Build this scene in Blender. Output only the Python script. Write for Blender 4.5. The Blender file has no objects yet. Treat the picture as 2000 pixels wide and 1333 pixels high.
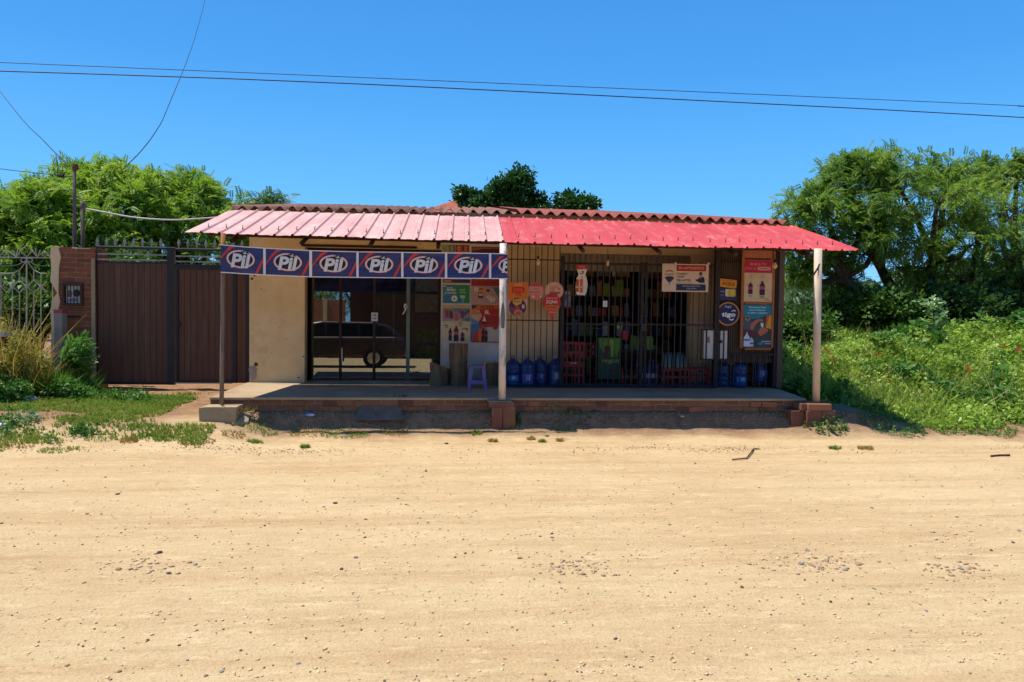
import bpy, math, random
import numpy as np
from mathutils import Vector, Matrix
random.seed(7); RS = np.random.RandomState(11)
sc = bpy.context.scene
R = math.radians
# ------------------------------------------------------------------ camera, sky, sun, exposure
YAW, PITCH, ROLL, FPX = R(5.26), R(2.15), R(0.75), 1444.0
CAM = Vector((0.0, 0.0, 1.70))
_f = Vector((math.sin(YAW)*math.cos(PITCH), math.cos(YAW)*math.cos(PITCH), -math.sin(PITCH)))
_r0 = Vector((math.cos(YAW), -math.sin(YAW), 0)); _u0 = _r0.cross(_f)
_r = _r0*math.cos(ROLL) + _u0*math.sin(ROLL); _u = _u0*math.cos(ROLL) - _r0*math.sin(ROLL)
cd = bpy.data.cameras.new('camera'); cam = bpy.data.objects.new('camera', cd); sc.collection.objects.link(cam)
cd.lens = 36*FPX/2000; cd.sensor_width = 36; cd.clip_start = 0.05; cd.clip_end = 2000
cam.matrix_world = Matrix(((_r.x, _u.x, -_f.x, CAM.x), (_r.y, _u.y, -_f.y, CAM.y), (_r.z, _u.z, -_f.z, CAM.z), (0, 0, 0, 1)))
sc.camera = cam
SUN = Vector((-0.39, 0.07, 1.0)).normalized()          # towards the sun
w = bpy.data.worlds.new('World'); sc.world = w; w.use_nodes = True
nt = w.node_tree; bg = nt.nodes['Background']
sky = nt.nodes.new('ShaderNodeTexSky'); sky.sky_type = 'NISHITA'; sky.sun_disc = False
sky.sun_elevation = math.asin(SUN.z); sky.sun_rotation = math.atan2(SUN.x, SUN.y)
sky.air_density = 1.0; sky.dust_density = 0.0; sky.ozone_density = 4.0; sky.altitude = 400
hs = nt.nodes.new('ShaderNodeHueSaturation'); hs.inputs['Saturation'].default_value = 1.12; hs.inputs['Value'].default_value = 1.0
nt.links.new(sky.outputs[0], hs.inputs['Color'])
tc = nt.nodes.new('ShaderNodeTexCoord'); sx = nt.nodes.new('ShaderNodeSeparateXYZ'); nt.links.new(tc.outputs['Generated'], sx.inputs[0])
rp = nt.nodes.new('ShaderNodeValToRGB'); el = rp.color_ramp.elements       # the clear blue of a dry tropical noon, paler towards the horizon
el[0].position = 0.0; el[0].color = (1.5, 4.3, 7.2, 1); el[1].position = .55; el[1].color = (.22, 1.45, 4.6, 1)
e_ = el.new(.16); e_.color = (.80, 3.3, 6.8, 1); e_ = el.new(.30); e_.color = (.42, 2.35, 5.9, 1)
nt.links.new(sx.outputs[2], rp.inputs[0]); mxs = nt.nodes.new('ShaderNodeMix'); mxs.data_type = 'RGBA'; mxs.inputs[0].default_value = .88
nt.links.new(hs.outputs[0], mxs.inputs[6]); nt.links.new(rp.outputs[0], mxs.inputs[7]); nt.links.new(mxs.outputs[2], bg.inputs['Color'])
bg.inputs['Strength'].default_value = 0.105
ld = bpy.data.lights.new('sun', 'SUN'); ld.energy = 4.2; ld.angle = R(0.53); ld.color = (1.0, 0.95, 0.86)
lo = bpy.data.objects.new('sun', ld); sc.collection.objects.link(lo); lo.rotation_euler = SUN.to_track_quat('Z', 'Y').to_euler()
sc.view_settings.view_transform = 'Standard'; sc.view_settings.look = 'None'; sc.view_settings.gamma = 1.0
sc.view_settings.exposure = 0.62
sc.cycles.max_bounces = 8; sc.cycles.transparent_max_bounces = 8; sc.cycles.caustics_reflective = False; sc.cycles.caustics_refractive = False

def P(px, py, Y):                                       # the point of the place at depth Y seen at a pixel of the photograph
    d = _f + _r*((px-1000)/FPX) - _u*((py-666.5)/FPX)
    return CAM + d*(Y/d.y)
def PX(px, Y, py=610): return P(px, py, Y).x
def PZ(px, py, Y): return P(px, py, Y).z
def lin(h):
    h = h.lstrip('#'); c = [int(h[i:i+2], 16)/255 for i in (0, 2, 4)]
    return tuple(x/12.92 if x <= .04045 else ((x+.055)/1.055)**2.4 for x in c) + (1.0,)
# ------------------------------------------------------------------ ground height
_pl = ([0, 8.7, 9.2, 9.5, 9.84, 10.5, 12.7, 20, 60], [0, 0, .05, .13, .26, .32, .385, .42, .5])
_pm = ([0, 8.8, 9.6, 9.85, 9.98, 10.12, 10.3, 12], [0, 0, .04, .08, .14, .30, .36, .38])
_pr = ([0, 9.6, 10.6, 11.5, 13, 16, 60], [0, 0, .08, .2, .4, .55, .7])
def wob(x, y, s, seed=0):                               # smooth pseudo noise, -1..1
    a = seed*1.7
    return (np.sin(x*s+a+1.3*np.sin(y*s*.7+a)) + np.sin(y*s*1.3-a*2+1.1*np.sin(x*s*.9+2+a)) + .6*np.sin((x+y)*s*2.1+a*3) + .5*np.sin((x-y)*s*3.3+a))/3.1
def gh(x, y):
    x = np.asarray(x, float); y = np.asarray(y, float)
    a = np.interp(y, *_pl); b = np.interp(y, *_pm); c = np.interp(y, *_pr)
    wl = np.clip((-2.2-x)/.7, 0, 1); wr = np.clip((x-6.0)/1.2, 0, 1)
    z = a*wl + c*wr + b*(1-wl-wr)+.11*np.exp(-((x-5.5)/.5)**2-((y-9.92)/.16)**2)
    fade = np.clip((30-np.abs(y-6))/10, 0, 1)*.022
    z = z+fade*(.55*wob(x*.35, y*2.6, 1.6, 1)+.3*wob(x, y, 5, 2)+.18*wob(x, y, 17, 3))
    return z+np.where((y > 9.6) & (y < 13), .014*wob(x, y, 8, 5)*np.clip((y-9.6)/.2, 0, 1), 0)
def G(x, y): return float(gh(x, y))
# ------------------------------------------------------------------ materials
def N(t, k, **kw):
    n = t.nodes.new(k)
    for a, b in kw.items(): setattr(n, a, b)
    return n
def mat(name, c1, c2=None, scale=2.5, rough=.8, metal=0, bump=0, bscale=40, spec=.3, dirt=None, damt=.5, dscale=1.2, world=False, detail=6, trans=0, coat=0, stretch=None, alpha=1):
    m = bpy.data.materials.new(name); m.use_nodes = True; t = m.node_tree; b = t.nodes['Principled BSDF']
    c1 = lin(c1); c2 = lin(c2) if c2 else tuple(x*.72 for x in c1[:3])+(1,)
    src = N(t, 'ShaderNodeNewGeometry').outputs['Position'] if world else N(t, 'ShaderNodeTexCoord').outputs['Object']
    if stretch:
        mp = N(t, 'ShaderNodeMapping'); mp.inputs['Scale'].default_value = stretch; t.links.new(src, mp.inputs[0]); src = mp.outputs[0]
    n = N(t, 'ShaderNodeTexNoise'); n.inputs['Scale'].default_value = scale; n.inputs['Detail'].default_value = detail; n.inputs['Roughness'].default_value = .65
    t.links.new(src, n.inputs['Vector'])
    r = N(t, 'ShaderNodeMapRange'); r.inputs[1].default_value = .35; r.inputs[2].default_value = .65; t.links.new(n.outputs['Fac'], r.inputs[0])
    mx = N(t, 'ShaderNodeMix', data_type='RGBA'); mx.inputs[6].default_value = c1; mx.inputs[7].default_value = c2; t.links.new(r.outputs[0], mx.inputs[0])
    out = mx.outputs[2]
    if dirt:
        n2 = N(t, 'ShaderNodeTexNoise'); n2.inputs['Scale'].default_value = dscale; n2.inputs['Detail'].default_value = 8; n2.inputs['Roughness'].default_value = .7
        t.links.new(src, n2.inputs['Vector'])
        r2 = N(t, 'ShaderNodeMapRange'); r2.inputs[1].default_value = .52; r2.inputs[2].default_value = .68; r2.inputs[4].default_value = damt; t.links.new(n2.outputs['Fac'], r2.inputs[0])
        m2 = N(t, 'ShaderNodeMix', data_type='RGBA'); t.links.new(r2.outputs[0], m2.inputs[0]); t.links.new(out, m2.inputs[6]); m2.inputs[7].default_value = lin(dirt); out = m2.outputs[2]
    t.links.new(out, b.inputs['Base Color'])
    b.inputs['Roughness'].default_value = rough; b.inputs['Metallic'].default_value = metal; b.inputs['Specular IOR Level'].default_value = spec
    b.inputs['Transmission Weight'].default_value = trans; b.inputs['Coat Weight'].default_value = coat; b.inputs['Alpha'].default_value = alpha
    if bump:
        n3 = N(t, 'ShaderNodeTexNoise'); n3.inputs['Scale'].default_value = bscale; n3.inputs['Detail'].default_value = 5; t.links.new(src, n3.inputs['Vector'])
        bp = N(t, 'ShaderNodeBump'); bp.inputs['Strength'].default_value = bump; bp.inputs['Distance'].default_value = .02
        t.links.new(n3.outputs['Fac'], bp.inputs['Height']); t.links.new(bp.outputs[0], b.inputs['Normal'])
    return m
def brickmat(name, c1, c2, mortar, bw=.24, bh=.065, ms=.012, axis='xz', rough=.9, stain=None):
    m = bpy.data.materials.new(name); m.use_nodes = True; t = m.node_tree; b = t.nodes['Principled BSDF']
    g = N(t, 'ShaderNodeNewGeometry'); s = N(t, 'ShaderNodeSeparateXYZ'); t.links.new(g.outputs['Position'], s.inputs[0])
    ad = N(t, 'ShaderNodeMath', operation='ADD'); t.links.new(s.outputs[0], ad.inputs[0]); t.links.new(s.outputs[1], ad.inputs[1])
    c = N(t, 'ShaderNodeCombineXYZ'); t.links.new(ad.outputs[0], c.inputs[0]); t.links.new(s.outputs[2], c.inputs[1])
    nz = N(t, 'ShaderNodeTexNoise'); nz.inputs['Scale'].default_value = 7; nz.inputs['Detail'].default_value = 4; t.links.new(g.outputs['Position'], nz.inputs['Vector'])
    sb = N(t, 'ShaderNodeVectorMath', operation='SUBTRACT'); sb.inputs[1].default_value = (.5, .5, .5); t.links.new(nz.outputs['Color'], sb.inputs[0])
    scv = N(t, 'ShaderNodeVectorMath', operation='SCALE'); scv.inputs['Scale'].default_value = .035; t.links.new(sb.outputs[0], scv.inputs[0])
    av = N(t, 'ShaderNodeVectorMath', operation='ADD'); t.links.new(c.outputs[0], av.inputs[0]); t.links.new(scv.outputs[0], av.inputs[1])
    k = N(t, 'ShaderNodeTexBrick'); k.inputs['Scale'].default_value = 1; k.inputs['Brick Width'].default_value = bw; k.inputs['Row Height'].default_value = bh; k.inputs['Mortar Size'].default_value = ms
    k.inputs['Color1'].default_value = lin(c1); k.inputs['Color2'].default_value = lin(c2); k.inputs['Mortar'].default_value = lin(mortar); k.inputs['Mortar Smooth'].default_value = .3
    t.links.new(av.outputs[0], k.inputs['Vector'])
    n2 = N(t, 'ShaderNodeTexNoise'); n2.inputs['Scale'].default_value = 2.2; n2.inputs['Detail'].default_value = 9; n2.inputs['Roughness'].default_value = .75; t.links.new(g.outputs['Position'], n2.inputs['Vector'])
    r2 = N(t, 'ShaderNodeMapRange'); r2.inputs[1].default_value = .48; r2.inputs[2].default_value = .7; r2.inputs[4].default_value = .75; t.links.new(n2.outputs['Fac'], r2.inputs[0])
    mx = N(t, 'ShaderNodeMix', data_type='RGBA'); t.links.new(r2.outputs[0], mx.inputs[0]); t.links.new(k.outputs['Color'], mx.inputs[6]); mx.inputs[7].default_value = lin(stain or mortar)
    t.links.new(mx.outputs[2], b.inputs['Base Color']); b.inputs['Roughness'].default_value = rough; b.inputs['Specular IOR Level'].default_value = .2
    n3 = N(t, 'ShaderNodeTexNoise'); n3.inputs['Scale'].default_value = 30; n3.inputs['Detail'].default_value = 4; t.links.new(g.outputs['Position'], n3.inputs['Vector'])
    ma = N(t, 'ShaderNodeMath', operation='MULTIPLY_ADD'); t.links.new(k.outputs['Fac'], ma.inputs[0]); ma.inputs[1].default_value = -1.0; t.links.new(n3.outputs['Fac'], ma.inputs[2])
    bp = N(t, 'ShaderNodeBump'); bp.inputs['Strength'].default_value = .9; bp.inputs['Distance'].default_value = .012; t.links.new(ma.outputs[0], bp.inputs['Height']); t.links.new(bp.outputs[0], b.inputs['Normal'])
    return m
def leafmat(name, c1, c2, c3=None, rough=.5, transl=.35, cs=.8):
    m = bpy.data.materials.new(name); m.use_nodes = True; t = m.node_tree; b = t.nodes['Principled BSDF']
    g = N(t, 'ShaderNodeNewGeometry')
    n = N(t, 'ShaderNodeTexNoise'); n.inputs['Scale'].default_value = cs; n.inputs['Detail'].default_value = 3; t.links.new(g.outputs['Position'], n.inputs['Vector'])
    r = N(t, 'ShaderNodeMapRange'); r.inputs[1].default_value = .35; r.inputs[2].default_value = .65; t.links.new(n.outputs['Fac'], r.inputs[0])
    av = N(t, 'ShaderNodeMath', operation='MULTIPLY_ADD'); t.links.new(g.outputs['Random Per Island'], av.inputs[0]); av.inputs[1].default_value = .6
    hm = N(t, 'ShaderNodeMath', operation='MULTIPLY'); hm.inputs[1].default_value = .4; t.links.new(r.outputs[0], hm.inputs[0]); t.links.new(hm.outputs[0], av.inputs[2])
    rp = N(t, 'ShaderNodeValToRGB'); rp.color_ramp.elements[0].color = lin(c1); rp.color_ramp.elements[1].color = lin(c2); rp.color_ramp.elements[1].position = .85
    if c3:
        e = rp.color_ramp.elements.new(.97); e.color = lin(c3)
    t.links.new(av.outputs[0], rp.inputs[0]); t.links.new(rp.outputs[0], b.inputs['Base Color'])
    b.inputs['Roughness'].default_value = rough; b.inputs['Specular IOR Level'].default_value = .35
    tr = N(t, 'ShaderNodeBsdfTranslucent'); t.links.new(rp.outputs[0], tr.inputs['Color'])
    ms = N(t, 'ShaderNodeMixShader'); ms.inputs[0].default_value = transl; t.links.new(b.outputs[0], ms.inputs[1]); t.links.new(tr.outputs[0], ms.inputs[2])
    t.links.new(ms.outputs[0], t.nodes['Material Output'].inputs['Surface'])
    return m
_flat = {}
def flat(h, rough=.55):                                  # printed colour, slightly faded
    if (h, rough) not in _flat:
        c = lin(h); m = mat('print_'+h.strip('#'), h, None, scale=9, rough=rough, spec=.35, world=False)
        for n in m.node_tree.nodes:
            if n.type == 'MIX': n.inputs[7].default_value = tuple(x*.86 for x in c[:3])+(1,)
        _flat[(h, rough)] = m
    return _flat[(h, rough)]
def groundmat():
    m = bpy.data.materials.new('sandy_dirt'); m.use_nodes = True; t = m.node_tree; b = t.nodes['Principled BSDF']
    g = N(t, 'ShaderNodeNewGeometry').outputs['Position']
    def noise(scale, st=(1, 1, 1), det=8, ro=.65):
        mp = N(t, 'ShaderNodeMapping'); mp.inputs['Scale'].default_value = st; t.links.new(g, mp.inputs[0])
        n = N(t, 'ShaderNodeTexNoise'); n.inputs['Scale'].default_value = scale; n.inputs['Detail'].default_value = det; n.inputs['Roughness'].default_value = ro; t.links.new(mp.outputs[0], n.inputs['Vector']); return n.outputs['Fac']
    def rng(x, a, c, o0=0, o1=1):
        r = N(t, 'ShaderNodeMapRange'); r.inputs[1].default_value = a; r.inputs[2].default_value = c; r.inputs[3].default_value = o0; r.inputs[4].default_value = o1; t.links.new(x, r.inputs[0]); return r.outputs[0]
    def mixc(f, a, c):
        k = N(t, 'ShaderNodeMix', data_type='RGBA'); t.links.new(f, k.inputs[0])
        for i, v in ((6, a), (7, c)):
            if isinstance(v, str): k.inputs[i].default_value = lin(v)
            else: t.links.new(v, k.inputs[i])
        return k.outputs[2]
    c = mixc(rng(noise(.5), .35, .65), '#cbb084', '#bfa276')
    c = mixc(rng(noise(1.0, (.22, 2.6, 1)), .44, .66, 0, .6), c, '#aa855a')         # tyre streaks along the road
    c = mixc(rng(noise(3.0, (.3, 2.4, 1), 10, .8), .53, .69, 0, .6), c, '#92704a')
    c = mixc(rng(noise(7.0, (.5, 1.8, 1), 8, .8), .54, .62, 0, .6), c, '#dcc296')
    c = mixc(rng(noise(22, (.7, 1.2, 1), 6, .8), .55, .68, 0, .6), c, '#755a42')       # grit
    c = mixc(rng(noise(9, (.35, 3.5, 1), 12, .9), .57, .66, 0, .55), c, '#86643f')
    c = mixc(rng(noise(60, (1, 1, 1), 3), .35, .75, 0, .35), c, '#d9bb8d')
    s = N(t, 'ShaderNodeSeparateXYZ'); t.links.new(g, s.inputs[0])
    # reddish trodden soil in the yard beyond the road
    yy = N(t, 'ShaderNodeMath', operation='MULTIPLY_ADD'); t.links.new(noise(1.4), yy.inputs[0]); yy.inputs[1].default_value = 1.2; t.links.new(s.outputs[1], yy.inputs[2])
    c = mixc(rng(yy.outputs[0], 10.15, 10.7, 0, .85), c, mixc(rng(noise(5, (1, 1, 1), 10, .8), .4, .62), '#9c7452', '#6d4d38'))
    def mth(op, a, b_):
        n = N(t, 'ShaderNodeMath', operation=op)
        for i, v in ((0, a), (1, b_)):
            if isinstance(v, (int, float)): n.inputs[i].default_value = v
            else: t.links.new(v, n.inputs[i])
        return n.outputs[0]
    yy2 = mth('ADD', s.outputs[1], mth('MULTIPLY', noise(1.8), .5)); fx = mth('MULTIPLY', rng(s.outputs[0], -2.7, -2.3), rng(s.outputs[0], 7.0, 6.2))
    c = mixc(mth('MULTIPLY', mth('MULTIPLY', fx, rng(yy2, 9.95, 10.3)), rng(s.outputs[1], 13.5, 12.9)), c, mixc(rng(noise(6, (1, 1, 1), 9, .8), .38, .62), '#9c7c60', '#75593f'))  # browner band along the porch front, limited to the shop's width
    t.links.new(c, b.inputs['Base Color']); b.inputs['Roughness'].default_value = .95; b.inputs['Specular IOR Level'].default_value = .15
    ad = N(t, 'ShaderNodeMath', operation='MULTIPLY_ADD'); t.links.new(noise(4, (.5, 1.6, 1), 8), ad.inputs[0]); ad.inputs[1].default_value = 3; t.links.new(noise(45, (1, 1, 1), 5), ad.inputs[2])
    bp = N(t, 'ShaderNodeBump'); bp.inputs['Strength'].default_value = .9; bp.inputs['Distance'].default_value = .02; t.links.new(ad.outputs[0], bp.inputs['Height']); t.links.new(bp.outputs[0], b.inputs['Normal'])
    return m
# ------------------------------------------------------------------ mesh builder
def props(o, label=None, cat=None, group=None, kind=None, category=None):
    cat = cat or category
    for k, v in (('label', label), ('category', cat), ('group', group), ('kind', kind)):
        if v: o[k] = v
    return o
def empty(name, loc, label, cat, group=None, rz=0):
    o = bpy.data.objects.new(name, None); sc.collection.objects.link(o); o.location = loc; o.rotation_euler = (0, 0, rz); o.empty_display_size = .1
    bpy.context.view_layer.update() if False else None
    return props(o, label, cat, group)
class MB:
    def __init__(s): s.v = []; s.f = []; s.m = []; s.mats = []
    def mi(s, m):
        if m not in s.mats: s.mats.append(m)
        return s.mats.index(m)
    def poly(s, pts, m): 
        n = len(s.v); s.v += [tuple(p) for p in pts]; s.f.append(tuple(range(n, n+len(pts)))); s.m.append(s.mi(m)); return s
    def raw(s, vs, fs, m):
        n = len(s.v); s.v += [tuple(p) for p in vs]; s.f += [tuple(i+n for i in f) for f in fs]; s.m += [s.mi(m)]*len(fs); return s
    def box(s, x0, x1, y0, y1, z0, z1, m, j=0):
        q = lambda: random.uniform(-j, j)
        vs = [(x+q(), y+q(), z+q()) for x in (x0, x1) for y in (y0, y1) for z in (z0, z1)]
        return s.raw(vs, [(0, 1, 3, 2), (4, 6, 7, 5), (0, 4, 5, 1), (2, 3, 7, 6), (0, 2, 6, 4), (1, 5, 7, 3)], m)
    def obox(s, c, ux, uy, uz, m):
        c = Vector(c); ux, uy, uz = Vector(ux), Vector(uy), Vector(uz)
        vs = [c+ux*a+uy*b+uz*d for a in (-1, 1) for b in (-1, 1) for d in (-1, 1)]
        return s.raw(vs, [(0, 1, 3, 2), (4, 6, 7, 5), (0, 4, 5, 1), (2, 3, 7, 6), (0, 2, 6, 4), (1, 5, 7, 3)], m)
    def tube(s, pts, r, m, seg=6, cap=True):
        pts = [Vector(p) for p in pts]; n = len(pts); rs = r if isinstance(r, (list, tuple)) else [r]*n
        base = len(s.v); prev = None
        for i, p in enumerate(pts):
            d = (pts[min(i+1, n-1)]-pts[max(i-1, 0)]).normalized()
            a = prev if prev is not None else (Vector((0, 0, 1)) if abs(d.z) < .9 else Vector((1, 0, 0)))
            u = (a-d*a.dot(d)).normalized(); prev = u; v = d.cross(u)
            for k in range(seg):
                t = 2*math.pi*k/seg; s.v.append(tuple(p+(u*math.cos(t)+v*math.sin(t))*rs[i]))
        mi = s.mi(m)
        for i in range(n-1):
            for k in range(seg):
                a = base+i*seg+k; b = base+i*seg+(k+1) % seg; s.f.append((a, b, b+seg, a+seg)); s.m.append(mi)
        if cap:
            s.f.append(tuple(base+k for k in reversed(range(seg)))); s.m.append(mi); s.f.append(tuple(base+(n-1)*seg+k for k in range(seg))); s.m.append(mi)
        return s
    def lathe(s, prof, c, m, seg=20, sq=0):
        base = len(s.v); n = len(prof)
        for r, z in prof:
            for k in range(seg):
                t = 2*math.pi*k/seg; s.v.append((c[0]+r*math.cos(t), c[1]+r*math.sin(t), c[2]+z))
        mi = s.mi(m)
        for i in range(n-1):
            for k in range(seg):
                a = base+i*seg+k; b = base+i*seg+(k+1) % seg; s.f.append((a, b, b+seg, a+seg)); s.m.append(mi)
        s.f.append(tuple(base+k for k in reversed(range(seg)))); s.m.append(mi); s.f.append(tuple(base+(n-1)*seg+k for k in range(seg))); s.m.append(mi)
        return s
    def prism(s, out, y0, y1, m):                        # outline in (x, z), extruded along y
        n = len(s.v); k = len(out); mi = s.mi(m)
        s.v += [(x, y0, z) for x, z in out]+[(x, y1, z) for x, z in out]
        s.f.append(tuple(range(n, n+k))); s.f.append(tuple(reversed(range(n+k, n+2*k)))); s.m += [mi, mi]
        for i in range(k):
            j = (i+1) % k; s.f.append((n+i, n+k+i, n+k+j, n+j)); s.m.append(mi)
        return s
    def build(s, name, parent=None, smooth=False, local=False, **kw):
        me = bpy.data.meshes.new(name); vs = np.array(s.v, float)
        off = Vector((0, 0, 0))
        if parent is not None and not local: off = parent_world(parent)
        elif parent is None and not local:
            mn, mx_ = vs.min(0), vs.max(0); off = Vector(((mn[0]+mx_[0])/2, (mn[1]+mx_[1])/2, mn[2]))
        vs = vs-np.array(off)
        me.from_pydata([tuple(v) for v in vs], [], s.f)
        for m in s.mats: me.materials.append(m)
        me.polygons.foreach_set('material_index', s.m)
        if smooth: me.polygons.foreach_set('use_smooth', [True]*len(s.f))
        me.update()
        o = bpy.data.objects.new(name, me); sc.collection.objects.link(o)
        if parent is not None: o.parent = parent
        elif not local: o.location = off
        return props(o, **kw)
def parent_world(p):
    v = Vector((0, 0, 0))
    while p is not None: v += p.location; p = p.parent
    return v
def copy_tree(o, parent=None):
    c = o.copy(); sc.collection.objects.link(c)
    if parent is not None: c.parent = parent
    for ch in list(o.children): copy_tree(ch, c)
    return c
# text and printed graphics ---------------------------------------------------
_tx = {}
def textmesh(s, bold=.02, shear=0):
    key = (s, bold, shear)
    if key not in _tx:
        c = bpy.data.curves.new('t', 'FONT'); c.body = s; c.align_x = 'CENTER'; c.align_y = 'CENTER'; c.offset = bold; c.shear = shear; c.resolution_u = 3
        o = bpy.data.objects.new('t', c); sc.collection.objects.link(o); dg = bpy.context.evaluated_depsgraph_get(); dg.update()
        me = bpy.data.meshes.new_from_object(o.evaluated_get(dg))
        v = [(q.co.x, q.co.y) for q in me.vertices]; f = [tuple(p.vertices) for p in me.polygons]
        xs = [a for a, _ in v]; ys = [b for _, b in v]; cx, cy = (max(xs)+min(xs))/2, (max(ys)+min(ys))/2; W, H = max(xs)-min(xs), max(ys)-min(ys)
        v = [((a-cx)/W, (b-cy)/H) for a, b in v]
        bpy.data.objects.remove(o); bpy.data.curves.remove(c); bpy.data.meshes.remove(me); _tx[key] = (v, f)
    return _tx[key]
class Sign:
    """Flat printed board at depth Y; coordinates are photo pixels around its centre, turned into metres once."""
    def __init__(s, x0, y0, x1, y1, Y, tilt=0):
        s.cx, s.cy = (x0+x1)/2, (y0+y1)/2; c = P(s.cx, s.cy, Y); s.c = c; s.Y = Y
        s.k = (P(s.cx+1, s.cy, Y)-c).x; s.kz = (c-P(s.cx, s.cy+1, Y)).z; s.mb = MB(); s.l = 0; s.t = tilt
        s.b = (x0, y0, x1, y1)
    def w(s, x, y):
        a, b = (x-s.cx)*s.k, -(y-s.cy)*s.kz; ct, st = math.cos(s.t), math.sin(s.t)
        return s.c.x+a*ct-b*st, s.c.z+a*st+b*ct
    def board(s, out, m, th=.006):
        s.mb.prism([s.w(*p) for p in out], s.Y, s.Y+th, m); return s
    def poly(s, out, col, lay=None):
        s.l += 1; y = s.Y-.0004-.00035*(s.l if lay is None else lay)
        s.mb.poly([(lambda q: (q[0], y, q[1]))(s.w(*p)) for p in out], flat(col) if isinstance(col, str) else col); return s
    def rect(s, x0, y0, x1, y1, col): return s.poly([(x0, y0), (x0, y1), (x1, y1), (x1, y0)], col)
    def ell(s, cx, cy, rx, ry, col, n=24, a0=0, a1=360): 
        return s.poly([(cx+rx*math.cos(R(a0+(a1-a0)*i/n)), cy+ry*math.sin(R(a0+(a1-a0)*i/n))) for i in range(n if a1-a0 == 360 else n+1)], col)
    def rrect(s, x0, y0, x1, y1, r, col):
        pts = []
        for cx, cy, a in ((x1-r, y1-r, 0), (x0+r, y1-r, 90), (x0+r, y0+r, 180), (x1-r, y0+r, 270)):
            pts += [(cx+r*math.cos(R(a+30*i)), cy+r*math.sin(R(a+30*i))) for i in range(4)]
        return s.poly(pts, col)
    def text(s, t, cx, cy, wd, ht, col, bold=.02, shear=0, rot=0):
        s.l += 1; y = s.Y-.0004-.00035*s.l; v, f = textmesh(t, bold, shear); pts = []
        for a, b in v:
            a, b = a*wd, -b*ht; pts.append((cx+a*math.cos(rot)-b*math.sin(rot), cy+a*math.sin(rot)+b*math.cos(rot)))
        pw = [s.w(*p) for p in pts]; s.mb.raw([(p[0], y, p[1]) for p in pw], f, flat(col)); return s
    def build(s, name, **kw): return s.mb.build(name, **kw)
    def base(s, m, th=.006):
        x0, y0, x1, y1 = s.b; return s.board([(x0, y0), (x0, y1), (x1, y1), (x1, y0)], m, th)
def circle(cx, cy, rx, ry, n=28): return [(cx+rx*math.cos(2*math.pi*i/n), cy-ry*math.sin(2*math.pi*i/n)) for i in range(n)]
# scattered leaves ------------------------------------------------------------
def scatter(name, tv, tf, pos, rot, scl, m, parent=None, extra=None, **kw):
    tv = np.array(tv, float); tf = np.array(tf, int); n, k = len(pos), len(tv)
    V = np.einsum('nij,kj->nki', rot, tv)*scl[:, None, None]+pos[:, None, :]
    V = V.reshape(-1, 3); off = np.array(parent_world(parent)) if parent is not None else np.array([V[:, 0].mean(), V[:, 1].mean(), V[:, 2].min()])
    V = V-off
    F = (tf[None]+(np.arange(n)*k)[:, None, None]).reshape(-1, tf.shape[1])
    me = bpy.data.meshes.new(name); me.vertices.add(len(V)); me.vertices.foreach_set('co', V.ravel())
    me.loops.add(F.size); me.loops.foreach_set('vertex_index', F.ravel().astype(np.int32))
    me.polygons.add(len(F)); me.polygons.foreach_set('loop_start', (np.arange(len(F))*F.shape[1]).astype(np.int32)); me.polygons.foreach_set('loop_total', np.full(len(F), F.shape[1], np.int32))
    me.materials.append(m); me.update(calc_edges=True)
    o = bpy.data.objects.new(name, me); sc.collection.objects.link(o)
    if parent is not None: o.parent = parent
    else: o.location = off
    return props(o, **kw)
def rots(n, dirs=None, spread=1.0):
    """random frames whose local x axis follows dirs (n,3)"""
    if dirs is None: dirs = RS.normal(size=(n, 3))
    x = dirs+RS.normal(size=(n, 3))*spread; x /= np.linalg.norm(x, axis=1)[:, None]+1e-9
    z = np.tile([0, 0, 1.0], (n, 1))+RS.normal(size=(n, 3))*.45; z -= x*(x*z).sum(1)[:, None]; z /= np.linalg.norm(z, axis=1)[:, None]+1e-9
    return np.stack([x, np.cross(z, x), z], 2)
def pinnate(n=7, L=.34, l=.085, wd=.026):
    v, f = [], []
    for i in range(n):
        t = (i+1)/n; x = L*t; z = -.10*L*t*t*3; s = l*(1-.45*abs(t-.45))
        for sg in (-1, 1):
            b = len(v); v += [(x, 0, z), (x+wd, sg*s*.45, z-.004), (x+wd*1.1, sg*s, z-.02), (x-wd*.2, sg*s*.55, z+.004)]; f.append((b, b+1, b+2, b+3))
    return v, f
BROAD = ([(0, 0, 0), (.35, .32, .05), (1, 0, -.1), (.35, -.32, .05), (.5, 0, -.03)], [(0, 4, 2, 1), (0, 3, 2, 4)])
def leafcluster(n=5, s=.07, seed=1):
    r = random.Random(seed); v, f = [], []
    for i in range(n):
        a = 6.283*i/n+r.uniform(-.5, .5); e = r.uniform(-.3, .8); q = s*r.uniform(.7, 1.25); o = (r.uniform(-s, s)*.7, r.uniform(-s, s)*.7, r.uniform(-s, s)*.6)
        ca, sa, ce, se = math.cos(a), math.sin(a), math.cos(e), math.sin(e); b = len(v)
        for x, y, z in BROAD[0]:
            x2 = x*ce-z*se; z2 = x*se+z*ce; v.append((o[0]+q*(x2*ca-y*sa), o[1]+q*(x2*sa+y*ca), o[2]+q*z2))
        f += [tuple(b+i for i in t) for t in BROAD[1]]
    return v, f
STEM = ([(0, -.005, 0), (0, .005, 0), (.08, -.0045, .5), (.08, .0045, .5), (.3, -.0025, .95), (.3, .0025, .95)], [(0, 1, 3, 2), (2, 3, 5, 4)])
BLADE = ([(0, -.012, 0), (0, .012, 0), (.1, -.010, .5), (.1, .010, .5), (.38, -.001, .95), (.38, .001, .95)], [(0, 1, 3, 2), (2, 3, 5, 4)])
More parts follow.
